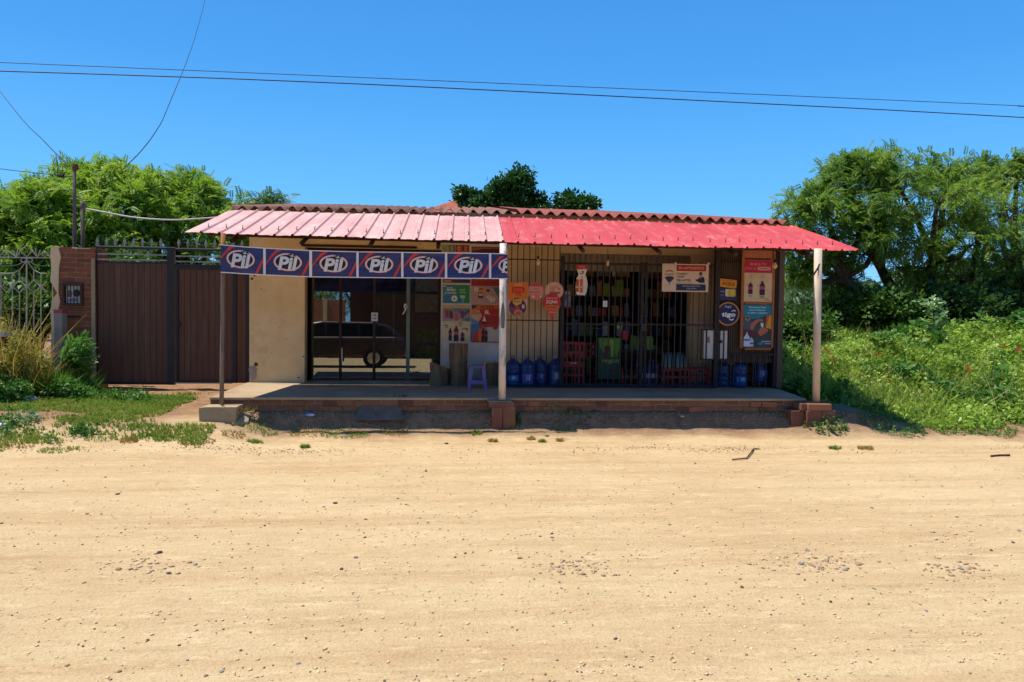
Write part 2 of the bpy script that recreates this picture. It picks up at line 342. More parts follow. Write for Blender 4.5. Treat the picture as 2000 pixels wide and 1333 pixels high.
def tuftlet(n=6):
    r = random.Random(3); v, f = [], []
    for i in range(n):
        a = 6.283*i/n+r.uniform(-.4, .4); ca, sa = math.cos(a), math.sin(a); h = r.uniform(.6, 1.1); l = r.uniform(.2, .9); w_ = .085; b = len(v)
        for x, y, z in ((0, -w_, 0), (0, w_, 0), (l*.35, -w_*.8, h*.6), (l*.35, w_*.8, h*.6), (l, -.01, h), (l, .01, h)): v.append((x*ca-y*sa, x*sa+y*ca, z))
        f += [(b, b+1, b+3, b+2), (b+2, b+3, b+5, b+4)]
    return v, f
TUFT = tuftlet()
PIN, PIN2, CLUS, CLUS2 = pinnate(6, .26, .085, .036), pinnate(5, .26, .10, .045), leafcluster(), leafcluster(6, .11, 5)
def upright(n, lean=.35):
    a = RS.uniform(0, 6.283, n); z = np.stack([RS.normal(size=n)*lean, RS.normal(size=n)*lean, np.ones(n)], 1); z /= np.linalg.norm(z, axis=1)[:, None]
    x = np.stack([np.cos(a), np.sin(a), np.zeros(n)], 1); x -= z*(x*z).sum(1)[:, None]; x /= np.linalg.norm(x, axis=1)[:, None]
    return np.stack([x, np.cross(z, x), z], 2)
bark = mat('bark', '#5b4a3a', '#3a2f26', scale=9, rough=.95, bump=.6, bscale=18, stretch=(3, 3, .6))
def tree(name, label, base, stems, blobs, lm, tmpl=PIN, sub=22, per=13, size=.82, cr=.3, group=None, cat='tree', drop=.05, trunk_r=.16):
    root = empty(name, base, label, cat, group); B = Vector(base); tb = MB()
    tops = []
    for sx, sy, sz in stems:
        p3 = B+Vector((sx, sy, sz)); p1 = B+Vector((sx*.25+random.uniform(-.1, .1), sy*.25, sz*.4)); p2 = B+Vector((sx*.6, sy*.6, sz*.72))
        tb.tube([B+Vector((random.uniform(-.08, .08), random.uniform(-.08, .08), -.2)), p1, p2, p3], [trunk_r*1.25, trunk_r, trunk_r*.8, trunk_r*.6], bark, 8); tops.append(p3)
    pos, dirs = [], []
    sprout = []
    for bx, by, bz, rx, ry, rz in blobs:
        if cat == 'tree' and rx > .35:
            for _ in range(4):                             # young shoots that break the outline
                a = random.uniform(0, 6.28); sprout.append((bx+rx*.9*math.cos(a)*random.uniform(.2, 1), by+ry*.5*math.sin(a), bz+rz*random.uniform(.75, 1.25), bx, by, bz, .5*min(rx, rz)))
    for bx, by, bz, rx, ry, rz in blobs:
        c = Vector((bx, by, bz)); st = min(tops, key=lambda q: (q-c).length); mid = st.lerp(c, .5)+Vector((random.uniform(-.2, .2), random.uniform(-.2, .2), -.12*(c-st).length))
        tb.tube([st, mid, c], [trunk_r*.55, trunk_r*.4, trunk_r*.22], bark, 5)
        for _ in range(sub):
            d = Vector(RS.normal(size=3)).normalized()*random.uniform(.35, 1.0)
            q = c+Vector((d.x*rx, d.y*ry, d.z*rz))
            if random.random() < .5: tb.tube([c, c.lerp(q, .55)+Vector((0, 0, .06)), q], [trunk_r*.13, trunk_r*.09, trunk_r*.04], bark, 3, False)
            k = max(3, int(per*random.uniform(.5, 1.5))); r = cr*random.uniform(.6, 1.3)
            pp = np.clip(RS.normal(size=(k, 3)), -1.5, 1.5)*r*[1.1, 1.1, .55]+np.array(q); pos.append(pp)
            dd = (pp-np.array(c)); dd /= np.linalg.norm(dd, axis=1)[:, None]+1e-6; dd[:, 2] -= drop; dirs.append(dd)
    for sx, sy, sz, bx, by, bz, q in sprout:
        a, c = Vector((bx, by, bz)), Vector((sx, sy, sz)); d = (c-a).normalized(); e_ = c+d*q*random.uniform(.4, 1.0)+Vector((0, 0, .1)); tb.tube([a, c, e_], [trunk_r*.1, trunk_r*.07, trunk_r*.03], bark, 3, False)
        k = 14; u = RS.uniform(.0, 1, k); pp = np.array(c)[None]+np.array(e_-c)[None]*u[:, None]+RS.normal(size=(k, 3))*.06*(1+q); pos.append(pp); dirs.append(np.tile(np.array(d), (k, 1))*.6)
    pos = np.concatenate(pos); dirs = np.concatenate(dirs)
    scatter('crown', tmpl[0], tmpl[1], pos, rots(len(pos), dirs, .8), RS.uniform(.7, 1.3, len(pos))*size, lm, parent=root)
    tb.build('trunk', parent=root, smooth=True)
    return root
# ================================================================== SETTING
def grid(name, xs, ys, m, amp, **kw):
    X, Y = np.meshgrid(xs, ys); Z = gh(X, Y)
    V = np.stack([X, Y, Z], -1).reshape(-1, 3); a, b = len(ys), len(xs); i = np.arange((a-1)*b).reshape(a-1, b)[:, :-1].ravel()
    F = np.stack([i, i+1, i+b+1, i+b], 1)
    me = bpy.data.meshes.new(name); me.vertices.add(len(V)); me.vertices.foreach_set('co', V.ravel())
    me.loops.add(F.size); me.loops.foreach_set('vertex_index', F.ravel().astype(np.int32)); me.polygons.add(len(F))
    me.polygons.foreach_set('loop_start', (np.arange(len(F))*4).astype(np.int32)); me.polygons.foreach_set('loop_total', np.full(len(F), 4, np.int32))
    me.polygons.foreach_set('use_smooth', np.ones(len(F), bool)); me.materials.append(m); me.update(calc_edges=True)
    o = bpy.data.objects.new(name, me); sc.collection.objects.link(o); return props(o, **kw)
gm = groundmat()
xs = np.concatenate([np.linspace(-200, -14, 24), np.arange(-13.5, 15, .07), np.linspace(15.5, 200, 24)])
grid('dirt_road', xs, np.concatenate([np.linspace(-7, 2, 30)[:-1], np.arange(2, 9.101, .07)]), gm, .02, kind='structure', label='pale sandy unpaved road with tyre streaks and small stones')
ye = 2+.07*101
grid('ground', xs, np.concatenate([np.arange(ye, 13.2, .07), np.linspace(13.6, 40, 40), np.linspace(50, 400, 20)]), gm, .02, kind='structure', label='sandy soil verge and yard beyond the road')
grid('far_verge', xs[::3], np.concatenate([np.linspace(-200, -12, 12), np.linspace(-11, -7, 20)]), gm, .02, kind='structure', label='sandy verge on the near side of the road')

# ================================================================== THE SHOP
W = 12.3; FZ = 0.525; YG = 11.62                           # wall plane, porch floor height, plane of the bars
plaster = mat('cream_plaster', '#e2c08e', '#d2ac7a', scale=1.6, rough=.92, bump=.35, bscale=25, dirt='#8a6c50', damt=.35, dscale=2.0, world=True)
plaster2 = mat('store_plaster', '#dabb92', '#c9a881', scale=1.3, rough=.92, bump=.3, bscale=22, dirt='#8b7358', damt=.3, dscale=1.8, world=True)
white_wall = mat('chalky_white_paint', '#cfc8be', '#bdb4a8', scale=2, rough=.9, bump=.2, dirt='#8d8378', damt=.35, world=True)
concrete = mat('smooth_concrete', '#ab9474', '#978062', scale=1.4, rough=.85, bump=.25, bscale=30, dirt='#6a5846', damt=.45, dscale=1.5, world=True)
floor_in = mat('dark_floor', '#4a4038', '#3b332d', scale=3, rough=.6, world=True)
brick = brickmat('worn_brick', '#7e5540', '#6b4635', '#7f6852', bw=.22, bh=.072, ms=.010, stain='#675243')
brick_dark = brickmat('old_brick', '#7a4432', '#96553a', '#75604f', bw=.26, bh=.078, ms=.013, stain='#5a4034')
tile_brick = brickmat('hollow_brick', '#b0694a', '#9c5a40', '#8c7a68', bw=.27, bh=.17, ms=.012)
inside = mat('dim_interior_paint', '#8f8274', '#7d7063', scale=2, rough=.9, world=True)
iron = mat('black_iron', '#241f1f', '#312928', scale=8, rough=.55, metal=.3, bump=.2)
iron2 = mat('grey_iron', '#3c3a3c', '#2d2b2d', scale=8, rough=.5, metal=.4)
redframe = mat('dark_red_frame', '#3f1c17', '#30140f', scale=6, rough=.45)
sheet_br = mat('brown_corrugated_sheet', '#5b4a3d', '#4a3b30', scale=2.5, rough=.6, bump=.1, dirt='#3a2c22', damt=.4, stretch=(3, 3, .5))
wood = mat('orange_wood', '#a8683c', '#8a512c', scale=4, rough=.7, bump=.3, stretch=(6, 6, 1))
woodd = mat('dark_rafter', '#4b2a1c', '#3a2016', scale=5, rough=.8, bump=.3)
shop = empty('shop_building', (1.1, W, FZ), 'single-storey plastered shop with a porch, barred store front and sheet metal awning', 'shop')
b = MB()
xl, xg0, xg1, xd, xo0, xo1, xr = PX(487, W, 700), PX(595, W), PX(861, W), PX(986, W), PX(1091, W), PX(1349, W), 5.55
TH = .22; ZT = PZ(700, 404, W)-.02; zl = PZ(700, 484, W); zs = PZ(1220, 497, W)
ZTl, ZTr = PZ(450, 400, W)-.03, PZ(1540, 430, W)-.02
def zt(x): return ZTl+(ZTr-ZTl)*(x-xl)/(xr-xl)
def wallpiece(b, x0, x1, z0, z1, m, y0=W, th=TH):
    z1a, z1b = (z1, z1) if z1 else (zt(x0), zt(x1))
    b.raw([(x0, y0, z0), (x1, y0, z0), (x1, y0, z1b), (x0, y0, z1a), (x0, y0+th, z0), (x1, y0+th, z0), (x1, y0+th, z1b), (x0, y0+th, z1a)],
          [(0, 1, 2, 3), (5, 4, 7, 6), (0, 3, 7, 4), (1, 5, 6, 2), (3, 2, 6, 7), (0, 4, 5, 1)], m)
wallpiece(b, xl, xg0, .2, None, plaster); wallpiece(b, xg0, xg1, zl, None, plaster)
wallpiece(b, xg1, xd, FZ-.2, None, white_wall); wallpiece(b, xd, xo0, FZ-.2, None, plaster2)
wallpiece(b, xo0, xo1, zs, None, plaster2); wallpiece(b, xo1, xr, FZ-.2, None, plaster2)
b.build('front_wall', shop)
b = MB()
for a, c, z in ((xl, xl+TH, ZTl), (xr-TH, xr, ZTr)):
    b.raw([(x, y, q) for x in (a, c) for y, q in ((W+TH, .2), (18, .2), (18, z+.80), (W+TH, z-.01))], [(0, 3, 2, 1), (4, 5, 6, 7), (0, 1, 5, 4), (1, 2, 6, 5), (2, 3, 7, 6), (3, 0, 4, 7)], plaster)
b.box(xl+TH, xr-TH, 17.8, 18, .2, ZTr+.6, plaster)
b.build('side_wall', shop)
b = MB(); b.box(xd-.08, xd+.08, W+TH, 17.8, FZ, ZTr-.03, inside); b.box(xl+TH+.002, xd-.08, 16.4, 16.5, FZ, ZTr-.03, inside); b.box(xd+.08, xr-TH, 15.6, 15.7, FZ, ZTr-.03, inside)
b.box(xl+TH, xr-TH, W+TH, 17.8, ZTr-.02, ZTr+.02, inside); b.box(xl+TH+.001, xr-TH-.001, W+TH+.001, 17.79, FZ-.1, FZ+.004, floor_in)
b.box(xl+TH, xl+TH+.02, W+TH, 16.4, FZ, ZTr, inside); b.box(xr-TH-.02, xr-TH, W+TH, 15.6, FZ, ZTr, inside)
b.build('interior_wall', shop)
# plaster damage at the pillar foot and rust spots
b = MB()
def blob2d(px, py, rx, ry, Y, m, n=16, jj=.35):
    c = P(px, py, Y); k = .0086
    b.poly([(c.x+rx*k*math.cos(2*math.pi*i/n)*random.uniform(1-jj, 1), Y, c.z-ry*k*math.sin(2*math.pi*i/n)*random.uniform(1-jj, 1)) for i in range(n)], m)
damp = mat('bare_render', '#a59482', '#94826f', scale=5, rough=.95); stain = mat('dark_stain', '#4a3426', '#5d4433', scale=9, rough=.95)
blob2d(494, 727, 9, 17, W-.003, damp); blob2d(500, 712, 5, 4, W-.005, stain)
for px, py, r in ((492, 545, 3), (497, 539, 2), (583, 738, 2), (592, 697, 2), (510, 565, 1.3), (516, 570, 1), (531, 690, 1.2), (545, 640, 1), (560, 662, 1)): blob2d(px, py, r, r*.9, W-.005-.0001*py/100, stain)
b.build('wall_damage', shop)
# porch
pf = 10.2; px0 = PX(411, pf, 772); px1 = PX(1573, pf, 778)
pw0 = PX(487, W, 745)-.02
b = MB()
# slab top with its brick skirt; the right side slants back like the photo's
xrb = PX(1420, W, 757)+.55
top = [(px0, pf), (px1, pf), (xr, W), (pw0, W)]
def slab(b, z0, z1, m, g=0.0):
    t = [(x+(g if x > 0 else -g), y-(g if y == pf else 0)) for x, y in top]
    b.raw([(x, y, z1) for x, y in t]+[(x, y, z0) for x, y in t], [(0, 1, 2, 3), (7, 6, 5, 4), (0, 4, 5, 1), (1, 5, 6, 2), (2, 6, 7, 3), (3, 7, 4, 0)], m)
slab(b, FZ-.035, FZ, concrete, .012)
o = b.build('porch_slab', shop); md = o.modifiers.new('b', 'BEVEL'); md.width = .01; md.segments = 2
b = MB(); slab(b, -.1, FZ-.036, brick)
# chipped single bricks proud of the face
bm_ = [mat('loose_brick_a', '#7d4f3a', '#8d6248', scale=6, rough=.9, bump=.6), mat('loose_brick_b', '#7a5a40', '#6b4a36', scale=6, rough=.9, bump=.6), mat('loose_brick_c', '#684032', '#5a3a2e', scale=6, rough=.9, bump=.6)]
for row in range(3):
    x = px0+.02
    while x < px1-.3:
        wd = random.uniform(.12, .26)
        if random.random() < .4:
            z = FZ-.05-row*.078
            b.box(x, x+wd-.015, pf-random.uniform(.004, .022), pf+.05, z-.068, z, random.choice(bm_), .004)
        x += wd
b.build('porch_brick_face', shop)
b = MB()                                                   # sloping render and earth step against the face
b.raw([(PX(700, pf), pf, FZ-.13), (PX(785, pf), pf, FZ-.12), (PX(790, 9.95), 10.0, .24), (PX(696, 9.95), 10.0, .24), (PX(700, pf), pf, .1), (PX(785, pf), pf, .1)], [(0, 3, 2, 1), (0, 4, 3), (1, 2, 5)], mat('dusty_old_slab', '#75655a', '#5a4c42', scale=6, rough=.95, bump=.5))
b.build('ramp', shop)
# glass front -----------------------------------------------------------------
glass = bpy.data.materials.new('tinted_glass'); glass.use_nodes = True; t = glass.node_tree; t.nodes.clear()
go = N(t, 'ShaderNodeOutputMaterial'); gt = N(t, 'ShaderNodeBsdfTransparent'); gt.inputs[0].default_value = (.62, .64, .60, 1); gg = N(t, 'ShaderNodeBsdfGlossy'); gg.inputs['Roughness'].default_value = .01; gg.inputs['Color'].default_value = (.85, .9, .88, 1)
gx = N(t, 'ShaderNodeMixShader'); gx.inputs[0].default_value = .26; t.links.new(gt.outputs[0], gx.inputs[1]); t.links.new(gg.outputs[0], gx.inputs[2]); t.links.new(gx.outputs[0], go.inputs[0])
YD = 12.72; zf = FZ+.0; ztop = zl
def YT(z): return YD+.011*(z-zf)                           # the frame leans back slightly
b = MB(); b.box(xg0, xg1, W+TH, YD+.1, FZ-.1, FZ+.006, concrete); b.build('door_sill', shop)
b = MB()
for px, wd in ((597, 9), (665, 4), (731, 5), (858, 8)):
    x = PX(px, YD, 640); hw = wd*.0086/2; b.raw([(x-hw, YT(zf)-.03, zf), (x+hw, YT(zf)-.03, zf), (x+hw, YT(ztop)-.03, ztop), (x-hw, YT(ztop)-.03, ztop), (x-hw, YT(zf)+.03, zf), (x+hw, YT(zf)+.03, zf), (x+hw, YT(ztop)+.03, ztop), (x-hw, YT(ztop)+.03, ztop)], [(0, 1, 2, 3), (5, 4, 7, 6), (0, 3, 7, 4), (1, 5, 6, 2), (3, 2, 6, 7), (0, 4, 5, 1)], redframe)
b.box(xg0-.02, xg1, YT(ztop)-.05, YT(ztop)+.05, ztop-.07, ztop+.0, redframe)
b.box(xg0-.05, xg1-.4, W-.02, W-.001, zl+.0, zl+.035, redframe)
alu = mat('old_aluminium', '#6f7a72', '#5c665f', scale=5, rough=.4, metal=.6)
x = PX(797, YD, 640); b.box(x-.03, x+.03, YD-.02, YD+.04, zf, ztop-.07, alu)
dfr = b.build('door_frame', shop)
xs_ = [PX(p, YD, 640) for p in (600, 665, 731, 797, 856)]
for i in range(4):
    a, c = xs_[i]+.025, xs_[i+1]-.025
    b = MB(); b.raw([(a, YT(zf), zf), (c, YT(zf), zf), (c, YT(ztop-.07), ztop-.07), (a, YT(ztop-.07), ztop-.07)], [(0, 1, 2, 3)], glass)
    b.build('glass_pane', dfr)
b = MB(); x = PX(668, YD, 690)+.012; b.tube([(x, YD-.09, PZ(668, 707, YD)), (x, YD-.09, PZ(668, 679, YD))], .011, flat('#d8c79a', .3)); b.box(x-.01, x+.01, YD-.09, YD-.03, PZ(668, 706, YD), PZ(668, 704, YD), iron2); b.box(x-.01, x+.01, YD-.09, YD-.03, PZ(668, 682, YD), PZ(668, 680, YD), iron2)
b.build('door_handle', dfr)
s = Sign(725, 611, 738, 628, YD-.06); s.rrect(725, 611, 738, 628, 1.5, '#c9c9cc'); s.base(flat('#bfbfc4', .3), .03); s.rect(728, 614, 735, 624, '#8f8f96'); s.ell(731, 619, 2, 2, '#d9d9dc')
s.build('lock_box', parent=dfr)
s = Sign(783, 592, 797, 616, YD-.045); s.poly([(790, 593), (788, 600), (791, 604), (786, 614), (788, 615), (793, 605), (796, 599), (793, 594)], '#d8d4cc'); s.poly([(791, 596), (790, 600), (794, 602), (794, 598)], '#55504c'); s.build('sticker', parent=dfr)
# store opening: rolled shutter
b = MB(); z1s, z0s = zs, PZ(1220, 531, W+.06); n = 48
for i in range(n):
    a = xo0+(xo1-xo0)*i/n; c = xo0+(xo1-xo0)*(i+1)/n; d = W+.05+(.025 if i % 2 else 0); b.box(a, c, d, d+.02, z0s, z1s, mat('shutter_a', '#8f8375', '#7c7062', rough=.6) if i == 0 else b.mats[0])
for i in range(5): b.box(xo0, xo1, W+.085, W+.10, z0s+.04+i*.05, z0s+.05+i*.05, sheet_br)
b.build('rolled_shutter', shop)
# barred enclosure ------------------------------------------------------------
def vbar(b, px, y0, y1, w_=.011, m=iron, Y=YG, seg=5):
    x = PX(px, Y); b.box(x-w_/2, x+w_/2, Y-w_/2, Y+w_/2, max(FZ, PZ(px, y1, Y)), PZ(px, y0, Y), m)
def hbar(b, p0, p1, y, h=.02, m=iron, Y=YG): 
    za, zb = PZ(p0, y, Y), PZ(p0, y, Y); b.box(PX(p0, Y), PX(p1, Y), Y-.013, Y+.013, za-h/2, za+h/2, m)
enc = MB()
for i in range(9): vbar(enc, 998+i*11.75, 462, 757, .012)
vbar(enc, 987, 462, 757, .03); hbar(enc, 986, 1094, 506.5, .016); hbar(enc, 986, 1094, 625.5, .018); hbar(enc, 986, 1094, 755, .03)
enc.build('bar_screen', shop, label='bar screen of plain vertical rods in front of the plaster wall')
enc = MB()
vbar(enc, 1098, 500, 757, .055)
for i in range(13): vbar(enc, 1108+i*11.6, 515, 757, .014, iron2)
hbar(enc, 1096, 1396, 514, .03); hbar(enc, 1104, 1252, 633, .03); hbar(enc, 1104, 1178, 641, .016); hbar(enc, 1096, 1396, 754, .045)
vbar(enc, 1253, 513, 757, .05); vbar(enc, 1261, 513, 757, .04)
for i in range(11): vbar(enc, 1272+i*11.6, 515, 757, .014, iron2)
hbar(enc, 1262, 1396, 634, .024)
g_ = enc.build('barred_door', shop, label='barred gate of the store with a double middle stile')
b = MB(); c = P(1257, 640, YG-.03); b.box(c.x-.045, c.x+.045, YG-.055, YG-.025, c.z-.06, c.z+.06, iron2); b.build('lock', g_)
b = MB(); vbar(b, 1399, 470, 757, .075, iron)
x0, x1 = PX(1403, YG), PX(1512, YG); n = 26
for i in range(n):
    a = x0+(x1-x0)*i/n; c = x0+(x1-x0)*(i+1)/n; pts = [(a, 0), (a+(c-a)*.35, 0), (a+(c-a)*.5, -.022), (a+(c-a)*.85, -.022), (c, 0)]
    zb_, zt_ = FZ+.42, PZ(1450, 474, YG)
    for (p, q), (r_, s_) in zip(pts, pts[1:]): b.raw([(p, YG+.05+q, zb_), (r_, YG+.05+s_, zb_), (r_, YG+.05+s_, zt_), (p, YG+.05+q, zt_)], [(0, 1, 2, 3)], sheet_br)
vbar(b, 1515, 470, 757, .05, iron); vbar(b, 1523, 470, 757, .09, sheet_br)
hbar(b, 1400, 1520, 512, .016); hbar(b, 1403, 1512, 692, .03)
for i in range(8): vbar(b, 1411+i*12.5, 692, 757, .013, iron2)
b.box(PX(1523, YG), PX(1523, YG)+.03, YG, W, FZ, PZ(1523, 474, YG), sheet_br)
b.build('sheet_panel', shop, label='brown corrugated sheet panel at the right end of the store front')
b = MB()                                                   # small window grille on the sheet
for px in (1371, 1381, 1396, 1407, 1415): vbar(b, px, 644, 703, .016, iron, YG-.03)
hbar(b, 1369, 1417, 644, .018, iron, YG-.03); hbar(b, 1369, 1417, 702, .018, iron, YG-.03); hbar(b, 1396, 1410, 665, .014, iron, YG-.03); hbar(b, 1396, 1410, 669, .012, iron, YG-.03)
b.build('small_grille', shop)
# upper roof ------------------------------------------------------------------
def corr(b, xa, xb, za, zb, wl, amp, m, y0, y1, slope, phase=0, jit=0):
    n = int((xb-xa)/wl*8); vs = []
    ys = [(y0, 0)]+[(y0+(y1-y0)*i/4, 1) for i in (1, 2, 3, 4)]
    for y, _ in ys:
        for th in (0, -.012):
            for i in range(n+1):
                x = xa+(xb-xa)*i/n; z = za+(zb-za)*i/n+amp*math.cos(2*math.pi*(x-xa)/wl+phase)+slope*(y-y0)+th+jit*math.sin(x*2.1)+jit*.6*math.sin(x*5.3+1)
                vs.append((x, y, z))
    k = n+1; fs = []
    for r in range(len(ys)-1):
        for i in range(n):
            o0, o1 = r*2*k, (r+1)*2*k
            fs += [(o0+i, o0+i+1, o1+i+1, o1+i), (o0+k+i+1, o0+k+i, o1+k+i, o1+k+i+1)]
    for i in range(n): fs.append((k+i, k+i+1, i+1, i))
    b.raw(vs, fs, m)
roof_l = mat('weathered_fibre_cement', '#946a56', '#74493a', scale=2, rough=.9, bump=.3, dirt='#56382c', damt=.75, world=True)
roof_r = mat('terracotta_sheet', '#985040', '#7c3e30', scale=2, rough=.85, bump=.3, dirt='#56302a', damt=.7, world=True)
yr = W-.13; xu0, xu1, xum = PX(449, yr, 397), PX(1541, yr, 428), PX(1010, yr, 408)
zu0, zum, zu1 = PZ(449, 396, yr)-.075, PZ(1010, 409, yr)-.055, PZ(1541, 427, yr)-.065
b = MB(); corr(b, xu0, xum, zu0, zum, .193, .036, roof_l, yr, 18.2, .150, jit=.005); b.build('roof_sheet', shop, smooth=False, label='weathered grey-brown corrugated roof sheet, left half')
b = MB(); corr(b, xum-.02, xu1, zum+.012, zu1, .193, .036, roof_r, yr-.03, 18.2, .150, jit=.007); b.build('roof_sheet', shop, label='reddish corrugated roof sheet, right half')
b = MB(); soffit = mat('brown_fascia', '#c0926c', '#9c7050', scale=3, rough=.9, bump=.4, dirt='#35221a', damt=.6, dscale=3, world=True)
b.raw([(xu0+.1, yr+.04, zu0-.03), (xu1-.1, yr+.04, zu1-.03), (xu1-.1, yr+.04, zu1-.13), (xu0+.1, yr+.04, zu0-.13), (xu0+.1, yr+.10, zu0-.03), (xu1-.1, yr+.10, zu1-.03), (xu1-.1, yr+.10, zu1-.13), (xu0+.1, yr+.10, zu0-.13)], [(0, 3, 2, 1), (4, 5, 6, 7), (0, 1, 5, 4), (3, 7, 6, 2), (0, 4, 7, 3), (1, 2, 6, 5)], soffit)
b.build('eaves_board', shop)
# awning ----------------------------------------------------------------------
yb, ya = W-.16, 10.13
pink = mat('faded_pink_sheet', '#d0a49a', '#bf8a82', scale=1.2, rough=.7, spec=.25, dirt='#d8c0ac', damt=.6, dscale=4.5, detail=8, stretch=(1.6, .5, 1))
red = mat('red_painted_sheet', '#c24a4a', '#b04044', scale=1.3, rough=.7, spec=.25, dirt='#cf8a80', damt=.55, dscale=5, detail=8, stretch=(1.6, .5, 1))
A0, A1, A2 = P(360, 455, ya), P(986, 474, ya), P(1678, 490, ya)
B0, B1, B2 = P(446, 412, yb), P(974, 425, yb), P(1546, 443, yb)
def awn(b, f0, f1, k0, k1, pitch, m, lift=0):
    n = round((f1.x-f0.x)/pitch); prof = []
    for i in range(n):
        for t, h in ((0, 0), (.34, 0), (.36, .004), (.62, .004), (.66, 0), (.80, 0), (.87, .025), (.93, .025)): prof.append(((i+t)/n, h))
    prof.append((1, 0)); rows = [0, .03, .2, .45, .7, 1.0]; vs = []; K = len(prof)
    for th in (0, -.0025):
        for v in rows:
            for u, h in prof:
                A = f0.lerp(f1, u); B = k0.lerp(k1, u); p = A.lerp(B, v)
                wv = .005*math.sin(A.x*3.1+v*4)+.003*math.sin(A.x*9.7+1)
                vs.append((p.x, p.y+(.012*math.sin(A.x*5.0)*(1 if v == 0 else 0)), p.z+h+th+lift+wv))
    fs = []; Rn = len(rows)
    for r in range(Rn-1):
        for i in range(K-1):
            a = r*K+i; fs.append((a, a+1, a+K+1, a+K)); o_ = Rn*K; fs.append((o_+a+1, o_+a, o_+a+K, o_+a+K+1))
    for i in range(K-1): fs.append((Rn*K+i, Rn*K+i+1, i+1, i))
    for r in range(Rn-1): fs.append((r*K, (r+1)*K, Rn*K+(r+1)*K, Rn*K+r*K)); a = r*K+K-1; fs.append((a+K, a, Rn*K+a, Rn*K+a+K))
    b.raw(vs, fs, m); return n
b = MB(); n1 = awn(b, A0, A1, B0, B1, .236, pink, .006); aw1 = b.build('awning', shop, label='faded pink ribbed sheet awning, left half')
b = MB(); n2 = awn(b, A1+Vector((-.03, 0, 0)), A2, B1+Vector((-.03, 0, 0)), B2, .236, red); aw2 = b.build('awning', shop, label='red ribbed sheet awning, right half')
def bolts(par, f0, f1, k0, k1, n, v=.14):
    b = MB()
    for i in range(n):
        u = (i+.9)/n; A = f0.lerp(f1, u); B = k0.lerp(k1, u); p = A.lerp(B, v+random.uniform(-.02, .02)); z = p.z+.035
        b.tube([(p.x, p.y, z-.01), (p.x, p.y, z+.02), (p.x+random.uniform(-.012, .012), p.y, z+.045)], .005, iron, 5); b.lathe([(.014, 0), (.012, .006)], (p.x, p.y, z-.002), iron, 8)
    b.build('hook_bolts', par)
bolts(aw1, A0, A1, B0, B1, n1); bolts(aw2, A1, A2, B1, B2, n2)
b = MB()
for (f0, f1, k0, k1, n, v) in ((A0, A2, B0, B2, 12, .12), (A0, A2, B0, B2, 12, .85)):
    pts = []
    for i in range(n+1):
        u = i/n; fa = (A0.lerp(A1, u*2) if u < .5 else A1.lerp(A2, u*2-1)); ka = (B0.lerp(B1, u*2) if u < .5 else B1.lerp(B2, u*2-1)); p = fa.lerp(ka, v); pts.append(p+Vector((0, 0, -.045)))
    pts[0].x += .25; pts[-1].x -= .3
    b.tube(pts, .032, woodd, 6)
for u in np.linspace(.07, .93, 9):
    fa = (A0.lerp(A1, u*2) if u < .5 else A1.lerp(A2, u*2-1)); ka = (B0.lerp(B1, u*2) if u < .5 else B1.lerp(B2, u*2-1))
    b.tube([fa.lerp(ka, .02)+Vector((0, 0, -.10)), ka+Vector((0, 0, -.09))], .03, woodd, 6)
b.build('rafter', shop)
# posts and their footings ----------------------------------------------------
white_post = mat('flaking_white_paint', '#d9cec2', '#c9bbaa', scale=2.5, rough=.75, bump=.5, bscale=30, dirt='#5f554a', damt=.95, dscale=6, stretch=(1, 1, .5))
cream_post = mat('cream_pipe_paint', '#d5c3ab', '#c4ad92', scale=2, rough=.6, dirt='#8c715a', damt=.55, dscale=2.5, stretch=(1, 1, .35))
wood_post = mat('grey_weathered_wood', '#8b7a6a', '#6d5b4c', scale=7, rough=.9, bump=.6, dirt='#4b3b30', damt=.7, dscale=5, stretch=(3, 3, .35))
yp = 10.10
b = MB(); pa, pb = P(433, 791, yp), P(436, 458, yp); k = (pb-pa)/6
b.tube([pa+k*i+Vector((random.uniform(-.004, .004), 0, 0)) for i in range(7)], [.030, .029, .028, .028, .027, .027, .026], wood_post, 8)
b.tube([P(436, 535, yp), P(436, 456, yp)], .031, mat('orange_stained_wood', '#a8683c', '#8e5630', rough=.8), 8)
b.build('awning_post', shop, smooth=True, label='thin grey weathered wooden awning post at the left end')
b = MB(); pa, pb = P(980.5, 781, yp), P(983, 476, yp); b.tube([pa, pa.lerp(pb, .3), pa.lerp(pb, .6), pb], [.051, .050, .049, .048], white_post, 16)
po = b.build('awning_post', shop, smooth=True, label='flaking white round awning post in the middle')
b = MB(); gp = mat('grey_stain_patch', '#6c6862', '#58544f', scale=8, rough=.8)
for t0, t1 in ((.46, .72),):                               # long grey weathered patch
    n = 10; c0, c1 = pa.lerp(pb, t0), pa.lerp(pb, t1); row = []
    for i in range(9):
        v = i/8; c = c0.lerp(c1, v); hw = .75*(math.sin(math.pi*min(1, v*1.3+.15)))**.5+random.uniform(-.1, .1)
        row.append([(c.x+.0515*math.sin(a), c.y-.0515*math.cos(a), c.z) for a in np.linspace(-hw*.9, hw*.75, 6)])
    for r0, r1 in zip(row, row[1:]):
        for i in range(5): b.poly([r0[i], r0[i+1], r1[i+1], r1[i]], gp)
b.build('paint_patch', po)
b = MB(); pa, pb = P(1594, 785, yp), P(1598, 486, yp); b.tube([pa, pa.lerp(pb, .5), pb], [.052, .053, .055], cream_post, 18)
po = b.build('awning_post', shop, smooth=True, label='cream painted round steel awning post at the right end')
b = MB(); q = P(1590, 540, yp-.07); b.tube([(q.x-.02, yp-.05, q.z-.02), (q.x+.06, yp-.07, q.z+.13), (q.x+.14, yp, q.z+.26)], .012, iron, 6); b.build('brace', po)
b = MB(); pt = P(433, 791, yp)
